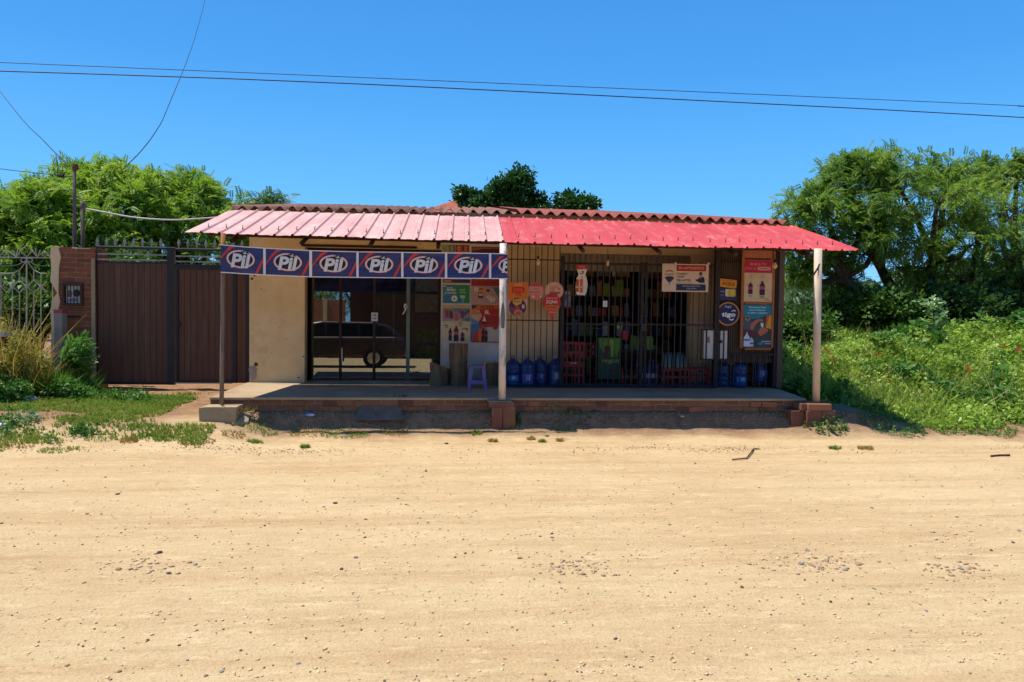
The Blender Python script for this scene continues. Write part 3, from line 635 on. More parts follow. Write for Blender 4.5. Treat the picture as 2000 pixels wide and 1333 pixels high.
b.prism([(PX(390, 9.85), .1), (PX(388, 9.85), pt.z-.015), (PX(398, 9.85), pt.z), (PX(462, 9.85), pt.z+.002), (PX(458, 9.85), .1)], 9.84, 10.15, concrete)
b.build('post_footing', shop, label='flat concrete slab under the thin wooden post')
orb = mat('orange_block', '#a06a48', '#8a5a40', scale=5, rough=.9, bump=.6, dirt='#9a8066', damt=.6, dscale=5); rdb = mat('red_block', '#7a5040', '#684236', scale=5, rough=.9, bump=.6, dirt='#8a725c', damt=.7, dscale=5)
b = MB(); z0 = PZ(980, 783, yp)
b.box(PX(957, 9.97), PX(1007, 9.97), 9.98, pf-.012, z0-.075, z0-.006, rdb, .006); b.box(PX(963, 9.97), PX(984, 9.97), 9.96, pf-.012, .05, z0-.08, rdb, .006); b.box(PX(985, 9.97), PX(1009, 9.97), 9.965, pf-.012, .05, z0-.08, bm_[1], .006)
b.box(PX(955, 9.97), PX(1003, 9.97), 9.99, pf-.01, z0-.006, z0+.0, concrete)
b.build('post_footing', shop, label='brick and mortar footing under the white middle post')
b = MB(); z0 = PZ(1594, 786, yp)
b.box(PX(1572, 9.9), PX(1583.5, 9.9), 9.93, pf-.012, z0-.10, z0-.004, rdb, .004); b.box(PX(1584, 9.9), PX(1630, 9.9), 9.90, 10.25, z0-.095, z0-.004, orb, .006)
b.box(PX(1582, 9.9), PX(1611, 9.9), 9.89, 10.25, -.02, z0-.10, rdb, .005); b.box(PX(1612, 9.9), PX(1638, 9.9), 9.90, 10.27, -.03, z0-.104, rdb, .006); b.box(PX(1556, 9.9), PX(1581.5, 9.9), 9.97, pf-.012, 0, z0-.103, rdb, .004)
o = b.build('post_footing', shop, label='stepped orange and red brick footing under the right post'); md = o.modifiers.new('b', 'BEVEL'); md.width = .008; md.segments = 2
# electrical: light bulbs hanging
bulbm = mat('frosted_bulb', '#d9b98a', '#cfae80', rough=.35); sock = mat('bulb_socket', '#1f1a18', rough=.6)
def bulb(px, py, Y, label, top, r=.032, tilt=0):
    c = P(px, py, Y); e = empty('light_bulb', (c.x, c.y, c.z-.05), label, 'light bulb', 'bare light bulbs under the awning')
    b = MB(); b.lathe([(.0, -.052), (r*.5, -.048), (r*.9, -.03), (r, -.008), (r*.9, .012), (r*.5, .036), (r*.42, .05)], c, bulbm, 14); b.build('glass_bulb', e, smooth=True)
    b = MB(); b.lathe([(r*.5, .048), (r*.55, .056), (r*.5, .088), (r*.2, .092)], c, sock, 10); b.build('socket', e, smooth=True)
    b = MB(); b.tube([(c.x, c.y, c.z+.09), (c.x+.004, c.y+.01, (c.z+top)/2), (c.x, c.y+.02, top)], .003, iron, 4); b.build('wire', e)
bulb(1051, 512, 11.45, 'bare bulb above the pale round poster, in front of the rods', PZ(1051, 482, 11.45))
bulb(1187, 514, 11.5, 'small bare bulb in front of the rolled shutter', PZ(1187, 485, 11.5), .022)
bulb(988, 488, 10.4, 'bare bulb at the top of the white post beside the banner end', PZ(988, 474, 10.4))
bulb(1513, 519, 11.4, 'large bare bulb at the upper right corner of the framed posters', PZ(1513, 497, 11.4), .042)
# shop interior --------------------------------------------------------------
teal = mat('teal_frame', '#4d8a84', '#3f726e', rough=.5)
e = empty('display_cabinet', (PX(768, 14.4), 14.4, FZ), 'teal framed glass cabinet standing inside behind the glass doors', 'cabinet')
b = MB(); x0, x1, z0, z1 = PX(736, 14.4), PX(800, 14.4), FZ, PZ(768, 568, 14.4)
for a, c, d, f in ((x0, x0+.06, FZ, z1), (x1-.06, x1, FZ, z1), (x0, x1, z1-.07, z1), (x0, x1, z1-1.1, z1-1.05)): b.box(a, c, 14.4, 14.46, d, f, teal)
b.box(x0, x1, 14.47, 14.9, FZ, z1-.01, inside); b.build('frame', e)
b = MB(); xm = PX(769, 14.4); b.box(xm-.015, xm+.015, 14.38, 14.4, z1-1.05, z1-.07, flat('#b9b9b5', .4)); b.build('divider', e)
e = empty('cooler', (PX(828, 13.6), 13.6, FZ), 'tall glass fronted drinks cooler with paper covering behind the right pane', 'cooler')
b = MB(); x0, x1 = PX(802, 13.6), PX(868, 13.6); zt2 = ztop+.05
paper = mat('crinkled_paper', '#d8d4c0', '#a8a390', scale=14, rough=.8, bump=.9, bscale=14); grn = mat('green_drinks', '#a8b850', '#4c6030', scale=9, rough=.7); alud = mat('dull_frame', '#5b625b', '#4b524b', rough=.5)
b.box(x0, x1, 13.64, 14.2, FZ, zt2, inside)
for a, c in ((x0, x0+.07), (x1-.05, x1)): b.box(a, c, 13.58, 13.64, FZ, zt2, alud)
for py in (573, 613, 623, 672): z = PZ(828, py, 13.6); b.box(x0+.07, x1-.05, 13.58, 13.64, z-.025, z+.025, alud)
b.build('cabinet_body', e)
b = MB(); b.box(x0+.08, x1-.06, 13.61, 13.635, PZ(828, 611, 13.6), zt2, paper); b.build('paper_cover', e)
b = MB(); b.box(x0+.08, x1-.06, 13.61, 13.635, FZ+.1, PZ(828, 642, 13.6), grn); b.build('stock', e)
b = MB(); xa, xb_ = PX(735, 15.9), PX(800, 15.9)
e = empty('storage_door', (0.5*(PX(742, 16.3)+PX(800, 16.3)), 16.3, FZ), 'dark red plank door at the back behind the teal cabinet', 'door')
for i in range(7):
    a = PX(742, 16.3)+i*.125; b.box(a, a+.118, 16.26, 16.3, FZ, FZ+2.6, mat('red_plank', '#a04a38', '#7d3628', rough=.8) if i == 0 else b.mats[0])
b.build('plank_panel', e)
# ================================================================== BANNER
bx = [431, 475, 520, 605, 700, 785, 870, 955, 991]; bt = [477.5, 481.5, 484.5, 489, 491.5, 492.5, 493.5, 494.8, 495.5]; bb = [533, 536, 538.5, 542, 543.2, 544, 544.6, 545.2, 545.6]
def BN(px, v, off=0):
    Y = 10.04+.009*math.sin(px*.030+v*1.2)+.0022*math.sin(px*.13+v*3)+.012*math.sin(v*2.2+px*.008)-off*1.6
    return P(px, float(np.interp(px, bx, bt))*(1-v)+float(np.interp(px, bx, bb))*v, Y)
navy = mat('banner_navy', '#272a5e', '#20234f', scale=3, rough=.38, spec=.5, bump=1.0, bscale=3.0, stretch=(.7, 1, 3.5), dirt='#4a4a74', damt=.4, dscale=2.5)
bwhite = flat('#d9d0cc', .4); bred = flat('#c53a2c', .4); bdark = flat('#17151f', .4); bgrey = flat('#cfc9c6', .4); bpink = flat('#dcb6b0', .4)
ban = empty('sponsor_banner', tuple(BN(711, 1)), 'long navy vinyl banner of repeated white oval logos strung between the two left posts', 'banner')
b = MB(); nn = 140; vv = 8; vs = []
for off in (0, -.002):
    for j in range(vv+1):
        for i in range(nn+1): vs.append(BN(431+560*i/nn, j/vv, off))
k = nn+1; fs = []; q0 = (vv+1)*k
for j in range(vv):
    for i in range(nn): a = j*k+i; fs += [(a+k, a+k+1, a+1, a), (q0+a, q0+a+1, q0+a+k+1, q0+a+k)]
b.raw(vs, fs, navy)
def strip(b, x0, x1, v0, v1, m, off, n=None):
    n = n or max(1, int((x1-x0)/4))
    for i in range(n):
        a, c = x0+(x1-x0)*i/n, x0+(x1-x0)*(i+1)/n; b.poly([BN(a, v0, off), BN(a, v1, off), BN(c, v1, off), BN(c, v0, off)], m)
strip(b, 431, 991, .0, .035, bwhite, .0018); strip(b, 431, 991, .965, 1, bwhite, .0018)
b.build('banner_cloth', ban, smooth=True)
seps = [(514, 519), (604, 609.5), (696, 700.5), (783.5, 788), (869, 873.5), (955, 959.5)]
for a, c in seps:
    b = MB(); strip(b, a, c, 0, 1, bwhite, .0065, 2); b.build('white_divider', ban)
ends = [431]+[v for s_ in seps for v in s_]+[991]; cen = [470, 562, 651.5, 740.5, 828, 914.5, 1001]
for i in range(7):
    x0, x1 = ends[2*i], ends[2*i+1]; cx = cen[i]; b = MB(); full = 86 if i else 86
    xs0 = x1-full if i == 0 else x0
    def arc(pts, off):                                     # quads across pairs of (x,v), clipped at the panel edge
        for (a, c), (d, e_2) in zip(pts, pts[1:]):
            q = [a, c, e_2, d]
            if all(p[0] <= 991 for p in q): b.poly([BN(max(x0, p[0]), p[1], off) for p in q], bred)
    arc([((xs0+24-26*t**.75, t*.62), (xs0+40-40*t**.6, t*.62)) for t in np.linspace(0.06, 1, 9)], .0030)
    if i < 6: arc([((x1-16+16*t, .96-.62*t), (x1-11+11.5*min(1, t*1.15), .96-.5*t)) for t in np.linspace(0, 1, 6)], .0030)
    def ring(r1x, r1y, m, off, inner=0, n=40):
        vc = .48 if i else .47
        rad = [1.0, .75, .5, .25, .02] if not inner else [1.0, inner]
        for t0, t1 in zip(rad, rad[1:]):
            for j in range(n):
                a0_, a1_ = 2*math.pi*j/n, 2*math.pi*(j+1)/n
                q = [(cx+r1x*t*math.cos(a), vc+r1y*t*math.sin(a)) for t, a in ((t0, a0_), (t0, a1_), (t1, a1_), (t1, a0_))]
                if min(p[0] for p in q) > 990: continue
                b.poly([BN(min(p[0], 990.6), p[1], off) for p in q], m)
    ring(29, .345, flat('#7c2130', .4), .0042); ring(27.6, .322, bpink, .0054); ring(23.8, .262, bdark, .0066)
    v, f = textmesh('Pil', .035, .18)
    for vv_, ff in [([(cx+a*39*1, .53-bb_*.50) for a, bb_ in v], f)]:
        if i < 6: b.raw([BN(p[0], p[1], .0080) for p in vv_], ff, bgrey)
        else:
            v, f = textmesh('P', .035, .18); b.raw([BN(min(990.6, 982+6.5+a*17), .53-bb_*.46, .0080) for a, bb_ in v], f, bgrey)
    if i < 6:
        b.poly([BN(cx+a, c, .0088) for a, c in ((2, .205), (6, .27), (12, .27), (15, .235), (11, .25), (9, .24), (12, .16), (8, .2), (6.5, .245))], bgrey)
        b.poly([BN(cx+a, c, .0084) for a, c in ((1, .19), (5, .29), (14, .29), (16, .23), (12, .15))], bdark)
    b.build('logo_panel', ban)
b = MB(); b.tube([BN(431, 0), P(430, 476, 10.07)], .004, iron, 4); b.tube([BN(990, .02), P(984, 490, 10.06)], .004, iron, 4); b.build('tie_cord', ban)
# ================================================================== POSTERS ON THE PLASTER WALL
YW = W-.012
def S(x0, y0, x1, y1, Y=YW, col='#c9bfae', th=.005, tilt=0):
    s = Sign(x0, y0, x1, y1, Y, tilt); s.base(flat(col), th); return s
def bottle2(s, x, y0, y1, w_, col='#34202c', lab='#b8395a', cap=None):
    h = y1-y0; s.poly([(x-w_*.18, y0), (x-w_*.2, y0+h*.1), (x-w_*.5, y0+h*.3), (x-w_*.42, y0+h*.55), (x-w_*.5, y0+h*.7), (x-w_*.45, y1), (x+w_*.45, y1), (x+w_*.5, y0+h*.7), (x+w_*.42, y0+h*.55), (x+w_*.5, y0+h*.3), (x+w_*.2, y0+h*.1), (x+w_*.18, y0)], col)
    s.rect(x-w_*.42, y0+h*.36, x+w_*.42, y0+h*.58, lab)
    if cap: s.rect(x-w_*.2, y0-h*.02, x+w_*.2, y0+h*.07, cap)
GRP = 'drink posters on the shop wall'
for i, (x0, x1, bgc, fgc, dg, lb) in enumerate(((863, 876, '#a8a36a', '#8f8a52', '6', 'yellowish'), (876.5, 889, '#6d7058', '#b5aa9a', '5', 'grey-green'), (890, 903, '#a83c34', '#cf9a86', '0', 'light red'), (903.5, 916, '#8a1f1c', '#c06a55', '1', 'dark red'))):
    s = S(x0, 479.5, x1, 492.5, YW, bgc); s.text(dg, (x0+x1)/2, 486, 6.5, 10, fgc, .04); s.build('house_number_tile', label=f'{lb} square tile with the house number digit {dg}', category='number tile', group='house number tiles above the banner')
s = S(921, 483, 975, 559, YW, '#8c2420'); s.rect(922, 484, 974, 490, '#a05a30'); s.poly([(922, 492), (940, 487), (974, 486), (974, 497), (922, 497)], '#5a1f38'); s.rect(922, 540, 974, 549, '#9c3a24'); s.rect(922, 550, 974, 558, '#a51f1f'); s.build('red_poster', label='dark red poster half hidden behind the banner beside the house number', category='poster', group=GRP)
s = S(864, 546, 918.5, 553, YW, '#5a2a2c'); s.rect(865, 547, 882, 552, '#9a3f2a'); s.rect(892, 547, 917, 552, '#2c2f55'); s.text('CARACOL', 874, 549.5, 14, 3.4, '#c9a27a'); s.build('strip_poster', label='narrow dark poster strip just under the banner', category='poster', group=GRP)
s = S(864, 555, 918.5, 594, YW-.002, '#c9c3b0'); s.rect(865, 556.5, 917.5, 593, '#2f6e8c'); s.poly([(888, 557), (892, 575), (908, 593), (917.5, 593), (917.5, 557)], '#2b7a45'); s.rect(865, 556.5, 917.5, 558.5, '#5d6b35')
s.rect(866, 559, 871, 561, '#c9c5a5'); s.text('la mejor', 879, 563, 12, 4, '#cfd8b0'); s.text('PROMO', 881, 567, 17, 4, '#e0dfa0', .04); s.text('de la semana', 880, 571.5, 22, 3, '#c2d4cf'); s.rect(868, 574, 891, 574.6, '#c9d8d4')
s.ell(887.5, 583.5, 6, 6.2, '#b9c29a'); s.ell(887.5, 583.5, 4.8, 5, '#e4dcc8'); s.text('6', 887.5, 583.5, 4.5, 6, '#8b2418', .04); s.text('ml', 903, 566, 9, 5, '#8fc09a'); s.text('ahorra', 904, 571, 12, 4, '#9fc7a4'); s.rect(899, 577, 908, 583, '#9cc4a0'); s.rect(903, 584, 906, 592, '#6aa5a0')
for q in ((868, 566), (869, 577), (867, 587), (893, 589)): s.ell(q[0], q[1], 1, 1, '#7fb0c0', 6)
s.build('teal_poster', label='teal and green poster with a cream circle and number 6', category='poster', group=GRP)
s = S(921, 559.5, 975, 594, YW-.002, '#b58880'); s.rect(921.5, 560, 974.5, 593.5, '#b98c82'); s.ell(930, 566, 4, 4, '#d8cdb8'); s.text('3', 930, 566, 2.6, 4, '#6a5a50'); s.rect(935, 562, 949, 571, '#c98a35'); s.rect(936, 563, 943, 567, '#a8402a'); s.rect(934, 572, 944, 583, '#6a2d35'); s.rect(935, 574, 943, 578, '#d8b8b0'); s.ell(953, 568, 3.3, 2.6, '#241a1c')
s.poly([(962, 561), (974, 562), (974, 582), (969, 574)], '#4f6a72'); s.poly([(948, 579), (956, 576), (968, 588), (960, 592)], '#d5bca4'); s.ell(963, 585, 4.5, 4, '#d9cdb5'); s.text('2', 963, 585, 2.8, 4.4, '#8a5a40'); s.build('pink_poster', label='dusty pink poster with small pictures and round price tags', category='poster', group=GRP)
s = S(864, 596.5, 918.5, 628, YW, '#a89a8c'); s.rect(864.5, 597, 918, 602, '#c49a62'); s.poly([(864.5, 602), (918, 602), (918, 627), (906, 624), (864.5, 627.5)], '#90827c'); s.poly([(884, 603), (917.5, 603), (917.5, 614), (890, 612)], '#3f7590')
for (x, y, c_) in ((873, 612, '#8a3a4c'), (881, 613, '#5a2a38'), (892, 617, '#b5505a'), (903, 612, '#6a3858')): s.poly([(x-4, y-7), (x+3, y-8), (x+4, y+10), (x-3, y+9)], c_); s.ell(x, y-7, 2.2, 2.6, '#a9705a', 10)
s.poly([(905, 612), (917, 604), (918, 607), (908, 618)], '#7a2f3a'); s.poly([(900, 626), (918, 620), (918, 627.5)], '#2f6a8c'); s.build('crowd_poster', label='poster of a group of people under a tan heading, left column', category='poster', group=GRP)
s = S(921, 595.5, 975, 634, YW, '#a8211f'); s.poly([(921.5, 596), (974.5, 596), (974.5, 603), (946, 604), (921.5, 607)], '#c4642c'); s.poly([(921.5, 597), (932, 597), (928, 603), (921.5, 604)], '#3a3a2c'); s.text('EXTRA', 952, 600, 26, 5, '#8a1b18', .04); s.text('5L', 951.5, 610, 10, 7, '#e3d6c4', .05); s.rect(944, 615, 974, 615.6, '#cf7060')
s.poly([(921.5, 608), (936, 606), (942, 618), (934, 630), (921.5, 633)], '#c69d84'); s.poly([(921.5, 607), (930, 604), (931, 614), (923, 616)], '#d07a28'); s.text('AHORRA', 935, 612, 14, 4, '#c4401f', .03, 0, -.25); s.poly([(921.5, 633.5), (921.5, 622), (934, 628), (936, 633.5)], '#4a86a0'); s.poly([(946, 617), (950, 628), (942, 628)], '#d8c3b4'); s.rect(940, 629, 952, 633.5, '#6a2028'); s.build('red_offer_poster', label='red poster reading 5L with an orange top, right column', category='poster', group=GRP)
s = S(864, 628.5, 918.5, 668, YW-.003, '#c3ab84'); s.rect(864.5, 629, 918, 667.5, '#c9b28c')
bottle2(s, 879.5, 641, 666, 7, '#2c1d2c', '#8a2f45'); bottle2(s, 891, 637, 667, 10, '#34202f', '#b04a62', '#8a1f24'); bottle2(s, 903.5, 649, 666.5, 8, '#2c1c2a', '#8a3a55')
s.ell(898.5, 633.5, 4.6, 4.6, '#a8683c', 16); s.ell(898.5, 634.5, 3.6, 3.8, '#c9b28c', 16); s.text('5', 898.8, 634.5, 2.6, 5, '#5a5530', .03); s.text('6', 872.5, 639.5, 3, 5, '#2f4a35', .03); s.rect(868, 635, 875, 637, '#3f6a5a'); s.text('4', 911.5, 645, 3, 5.2, '#4a3a20', .03); s.poly([(902, 643), (908, 640), (914, 641), (915, 644), (909, 642.5), (903, 645)], '#a8553a'); s.text('2 L', 889, 631, 5, 2.4, '#a03a2c')
s.build('bottle_poster', label='cream poster with three dark bottles and the prices 6 5 4', category='poster', group=GRP)
s = S(920, 634.5, 975, 669.5, YW-.002, '#8c3030'); s.rect(920.5, 635, 938, 669, '#2f6c9c'); s.poly([(926, 650), (934, 643), (938, 669), (922, 669)], '#b8342a'); s.poly([(934, 644), (941, 642), (943, 669), (935, 669)], '#cc6a35'); s.poly([(943, 636), (975, 636), (975, 669), (952, 669)], '#b5aa9c'); s.rect(940, 637, 949, 644, '#bb4a55'); s.poly([(936, 634.8), (975, 634.8), (975, 637), (950, 640)], '#aa2c2e'); bottle2(s, 944, 641, 668, 8, '#2a1518', '#7a1c24'); bottle2(s, 949.5, 643, 668, 6.5, '#331a1e', '#8a2028'); s.ell(967, 640, 5, 4.4, '#b0262c'); s.rect(920.5, 667.5, 975, 669, '#8a2426')
s.build('blue_red_poster', label='blue and red drink poster lowest in the right column behind the log', category='poster', group=GRP)
b = MB(); b.box(PX(861.5, YW), PX(864, YW), YW-.002, W-.001, PZ(863, 700, YW), PZ(863, 546, YW), flat('#c9bba6')); b.build('wall_edge_strip', shop)
# ================================================================== POSTERS ON THE BARS
YB = YG-.03; G2 = 'cut-out posters tied to the rods left of the gate'
s = Sign(991, 551, 1031, 620, YB)
s.board([(991, 553), (1031, 551.5), (1030, 606)]+[(1011+17.5*math.cos(a), 601+18.5*math.sin(a)) for a in np.linspace(.4, 2.75, 10)]+[(991, 606)], flat('#c58f7a'))
s.poly([(992, 554), (1030, 552.5), (1030, 585), (992, 588)], '#d1701f'); s.rrect(997, 554, 1027, 574, 5, '#d8641c'); s.text('LA VUELTA', 1012, 557, 14, 2.4, '#e3c9a0'); s.rect(1000, 561, 1024, 572, '#b8200f'); s.text('GANA', 1012, 566.5, 20, 8, '#d65a1c', .05); s.text('YA', 1012, 575.5, 14, 6, '#c23a14', .05); s.poly([(992, 588), (1030, 584), (1030, 606), (992, 606)], '#c9987f'); s.ell(1011, 600, 17, 18, '#4a2540'); s.poly([(994, 598), (1005, 602), (1006, 611), (995, 608)], '#6a3a68'); s.poly([(1007, 598), (1014, 598), (1015, 607), (1006, 607)], '#b33a42'); s.ell(1012, 611, 9, 6, '#c0714a'); s.ell(1013, 612, 5, 3, '#a1502f'); s.poly([(1001, 586), (1020, 583), (1019, 593), (1008, 598), (1002, 593)], '#cfa045'); s.text('PLUS', 1010.5, 589.5, 13, 4.4, '#7a4a14', .03); s.ell(1022, 599, 3, 4.5, '#c9a8a0', 12)
s.build('orange_poster', label='orange cut-out poster with a round dark lower end, leftmost on the rods', category='poster', group=G2)
s = Sign(1031, 552, 1062, 587, YB-.004); s.board(circle(1046.5, 569.5, 15.5, 17), flat('#c47468')); s.ell(1046.5, 569.5, 14.5, 16, '#c98478'); s.ell(1046.5, 560, 13, 6.5, '#cc4a44', 20, 180, 360); s.rect(1041, 556, 1052, 558.5, '#a8342f'); s.text('SI', 1046.5, 565, 8, 4, '#a85650'); s.text('COMPARTIR', 1046.5, 571, 16, 3, '#a05048'); s.poly([(1034, 576), (1059, 576), (1055, 583), (1046, 585.5), (1038, 583)], '#cf6458'); s.text('2x', 1042, 579.5, 5, 5, '#eadfd5', .03); s.ell(1036, 571.5, 1.6, 2, '#6a3038', 8); s.rect(1055, 577, 1057, 582, '#e0cdc0')
s.build('round_pink_poster', label='round faded pink poster between the orange poster and the red pin', category='poster', group=G2)
s = Sign(1065, 551, 1100, 587, YB-.002); s.board(circle(1082.5, 568.5, 18, 17.5), flat('#c9957a')); s.ell(1082.5, 568.5, 16.8, 16.4, '#cf9d82'); s.rect(1073, 559, 1091, 560, '#b06a50'); s.text('SABOR', 1082, 562.5, 15, 4, '#b0604a'); s.text('10', 1079, 567, 8, 6, '#a85a44', .03); s.rect(1073, 570.5, 1094, 574, '#95483f'); s.ell(1092, 564, 2.6, 2.4, '#a9684c', 10); s.poly([(1074, 574), (1090, 574), (1086, 580)], '#a8463c')
s.build('round_peach_poster', label='round peach poster partly behind the red pin-shaped sign', category='poster', group=G2)
s = Sign(1059, 574, 1096, 629, YB-.012)
pin = [(1077.5+18*math.cos(a), 592+18*math.sin(a)) for a in np.linspace(R(22), R(-202), 22)]+[(1074, 617), (1077.5, 629.5), (1081, 617)]
s.board(pin, flat('#b0202a')); s.poly([(1077.5+17.3*math.cos(a), 592+17.3*math.sin(a)) for a in np.linspace(R(22), R(-202), 22)]+[(1074, 617), (1077.5, 628.5), (1081, 617)], '#b8242c'); s.poly([(1070, 610), (1085, 610), (1080.5, 617), (1077.5, 628), (1074.5, 617)], '#cf3a30')
s.text('BUSCA TU', 1077.5, 583, 22, 2.8, '#e0b0a0', .03); s.text('ZONA', 1077.5, 590, 23, 6, '#ead9cf', .01); s.poly([(1073.5, 592.5), (1077.5, 592.5), (1075.5, 596)], '#e8a05a'); s.rrect(1064, 597.5, 1092, 605, 3.5, '#e0903a'); s.rrect(1065, 598.5, 1091, 604, 2.7, '#c9651f'); s.text('AHORRO', 1078, 601.3, 21, 3.4, '#8a2a10', .04); s.text('Coca-Cola', 1078, 609, 16, 5, '#e0b8b0', .0, .3)
s.build('red_pin_sign', label='red map pin shaped sign reading ZONA hanging by the gate edge', category='sign', group=G2)
s = S(1101, 568, 1115.5, 601, YG+.14, '#5f5a66'); s.rect(1102, 569, 1114.5, 600, '#6c6672'); s.rect(1104, 570, 1113, 575, '#a39ea8'); s.rect(1108, 576, 1109, 598, '#3f3a46'); s.rect(1103, 577, 1107, 584, '#55505c'); s.rect(1110, 579, 1114, 590, '#837c88'); s.rect(1103, 588, 1107, 596, '#8d8790'); s.build('grey_notice', label='small dim grey notice behind the gate rods', category='notice')
s = Sign(1124, 517, 1148, 577, YB)
s.board([(1125, 518), (1147, 517.5), (1146, 528), (1143, 537), (1146, 544), (1148, 556), (1146, 570), (1143, 577), (1128, 576.5), (1126, 572), (1124.5, 560), (1126, 545), (1130, 537), (1127, 528)], flat('#d9d2cc'))
s.poly([(1125, 518), (1147, 517.5), (1146.3, 526), (1126, 527)], '#b3202a'); s.text('VALE', 1136, 521, 12, 2.6, '#e09a90', .03); s.text('por Bs', 1136, 524.4, 14, 2, '#d98a80'); s.text('-7', 1136.5, 533.5, 9, 6.5, '#2a2226', .05); s.ell(1137, 541.5, 1.4, 1.2, '#8a3a2c', 8); s.rrect(1125.5, 546, 1130.5, 571, 2, '#a83c1c'); s.rrect(1132.5, 545, 1138.5, 573, 2.5, '#d1551c'); s.rect(1125.3, 561, 1147, 561.8, '#5a4a40'); s.rect(1126, 560, 1130, 563, '#d8c0a8'); s.rect(1133, 560, 1138, 563, '#e0b090'); s.poly([(1140, 547), (1146, 552), (1147, 560), (1145, 571), (1140, 573)], '#c9cfc8')
s.build('bottle_shaped_sign', label='white bottle shaped price sign with a red top reading -7', category='sign')
# estate agent sign
s = Sign(1293.5, 516, 1384, 570.5, YB-.02); s.base(flat('#cdb9ac'), .012); s.rect(1294.5, 517, 1383, 569.5, '#d0b8a8')
s.rect(1321, 518, 1379, 530, '#9a1512'); s.text('EN ANTICRETICO', 1350, 524, 50, 5.6, '#d98a80', .04)
s.poly([(1307.5+10*math.cos(a), 537.5+9.2*math.sin(a)) for a in np.linspace(math.pi*1.0+.5, math.pi*2-.5, 12)]+[(1316, 533), (1307.5, 530.5), (1299, 533)], '#a0302c'); s.text('RE/MAX', 1307.5, 536.8, 17.5, 3.6, '#8a6a62', .03)
s.poly([(1298.5, 543), (1302, 541), (1307.5, 540.3), (1313, 541), (1316.7, 543), (1314, 547.5), (1309, 553), (1306.5, 553), (1301, 547.5)], '#2a2b4a'); s.poly([(1306.3, 554.5), (1308.7, 554.5), (1308.2, 556.8), (1306.9, 556.8)], '#7a4a40')
s.text('HUBERT', 1332.5, 535.5, 23, 3.6, '#7a5a46', .03); s.text('HUEF', 1329, 541.2, 15, 3.8, '#7a5a46', .03); s.text('781-67733', 1335.5, 548, 28, 4.6, '#6a4a34', .04); s.rect(1321, 553, 1351, 553.6, '#5a3a30')
s.poly([(1366, 552.5), (1364, 545), (1366, 541.5), (1370, 540), (1374, 541), (1376, 544), (1376.5, 552.5)], '#221f26'); s.poly([(1366, 545), (1365, 551.5), (1358, 548), (1359, 546)], '#221f26'); s.ell(1368.4, 535.6, 2.6, 3.6, '#7a4a38'); s.ell(1368.4, 533.2, 2.7, 1.9, '#2c201e'); s.poly([(1356, 545.5), (1359, 546), (1358.6, 548), (1356.4, 547.4)], '#c08a6a'); s.poly([(1367.2, 540.6), (1369.5, 540.6), (1368.4, 545)], '#cfc6c2')
s.rect(1321, 555.5, 1378.5, 568, '#20284a'); s.text('DETALLE SERVICIO', 1350.5, 559.2, 35, 2.8, '#9a98b0', .03); s.text('344-9944', 1350.5, 564, 20, 3.4, '#8d8fa8', .03)
sg = s.build('estate_agent_sign', label='white estate agent board with a balloon emblem, wired to the rods', category='sign')
b = MB()
for px, py in ((1319, 514.5), (1384, 515)): c = P(px, py, YB-.03); b.lathe([(.012, -.02), (.021, -.012), (.02, .012), (.01, .022)], c, flat('#cbbfa6'), 8)
b.build('fixing_clip', sg, smooth=True)
# phone shop signs and framed posters
s = Sign(1404, 545, 1440, 563, YG-.02, R(-5)); s.board([(1406, 545.5), (1438, 546.5), (1439, 548.5), (1439, 561), (1437, 562.5), (1405.5, 562), (1404.6, 560), (1404.6, 548)], flat('#c07a1c')); s.rrect(1405, 546, 1438.7, 562, 2, '#d18a1e'); s.text('AQUI', 1422, 555.3, 25, 7.6, '#5a2210', .03, .0); s.rect(1410, 548, 1432, 549.2, '#a8601a')
s.build('yellow_tag', label='tilted yellow tag reading AQUI above the round phone sign', category='sign')
s = S(1402, 563.5, 1438.5, 587, YG-.014, '#272a55'); s.rect(1402.5, 564, 1438, 586.5, '#292c5c'); s.rrect(1416.5, 565, 1436.5, 579.5, 2.5, '#c9c489'); s.rrect(1422, 565.4, 1436, 579, 2, '#c2a42a'); s.rect(1425, 567, 1434, 577, '#cdb445'); s.text('Recarga', 1409, 569.5, 11, 3, '#a3a0b8', .03); s.text('chip', 1410, 577, 7, 2.4, '#8d8aa8', .02); s.build('navy_chip_sign', label='navy rectangular sign with a yellow chip above the round phone sign', category='sign')
s = Sign(1399, 590, 1445, 637, YG-.03); s.board(circle(1422, 613.5, 22.7, 23.3, 40), flat('#a8713a')); s.ell(1422, 613.5, 22.2, 22.8, '#b87f45', 40); s.ell(1422, 613.5, 19.8, 20.6, '#1f1d48', 40); s.text('Aquí', 1422, 599.8, 14, 7, '#b5b3cf', .01, .1); s.text('tigo', 1423, 616, 27, 11, '#e3e3ea', .035)
s.poly([(1428.5, 608.6), (1430.5, 606.3), (1433.5, 605.4), (1437, 607.6), (1436, 609), (1433.4, 607.2), (1431.4, 607.6), (1429.8, 609.6)], '#e3e3ea')
s.poly([(1424, 622)]+[(1428.7+5*math.cos(a), 622+4.5*math.sin(a)) for a in np.linspace(math.pi*.92, .2, 8)]+[(1432.5, 622.2), (1429, 624.3), (1426, 623.6)], '#e3e3ea')
s.build('round_phone_sign', label='round navy sign in an orange ring reading Aquí tigo', category='sign')
fb = empty('framed_poster_board', tuple(P(1480, 684, YG-.07)), 'tall orange wooden frame holding two stacked advertising posters', 'poster board')
b = MB(); Yf = YG-.06
def px_box(b, x0, x1, y0, y1, Y, d, m):
    c0 = P((x0+x1)/2, (y0+y1)/2, Y); k = .00805*Y/11.6; b.box(c0.x-(x1-x0)/2*k*1.0, c0.x+(x1-x0)/2*k, Y, Y+d, c0.z-(y1-y0)/2*k, c0.z+(y1-y0)/2*k, m)
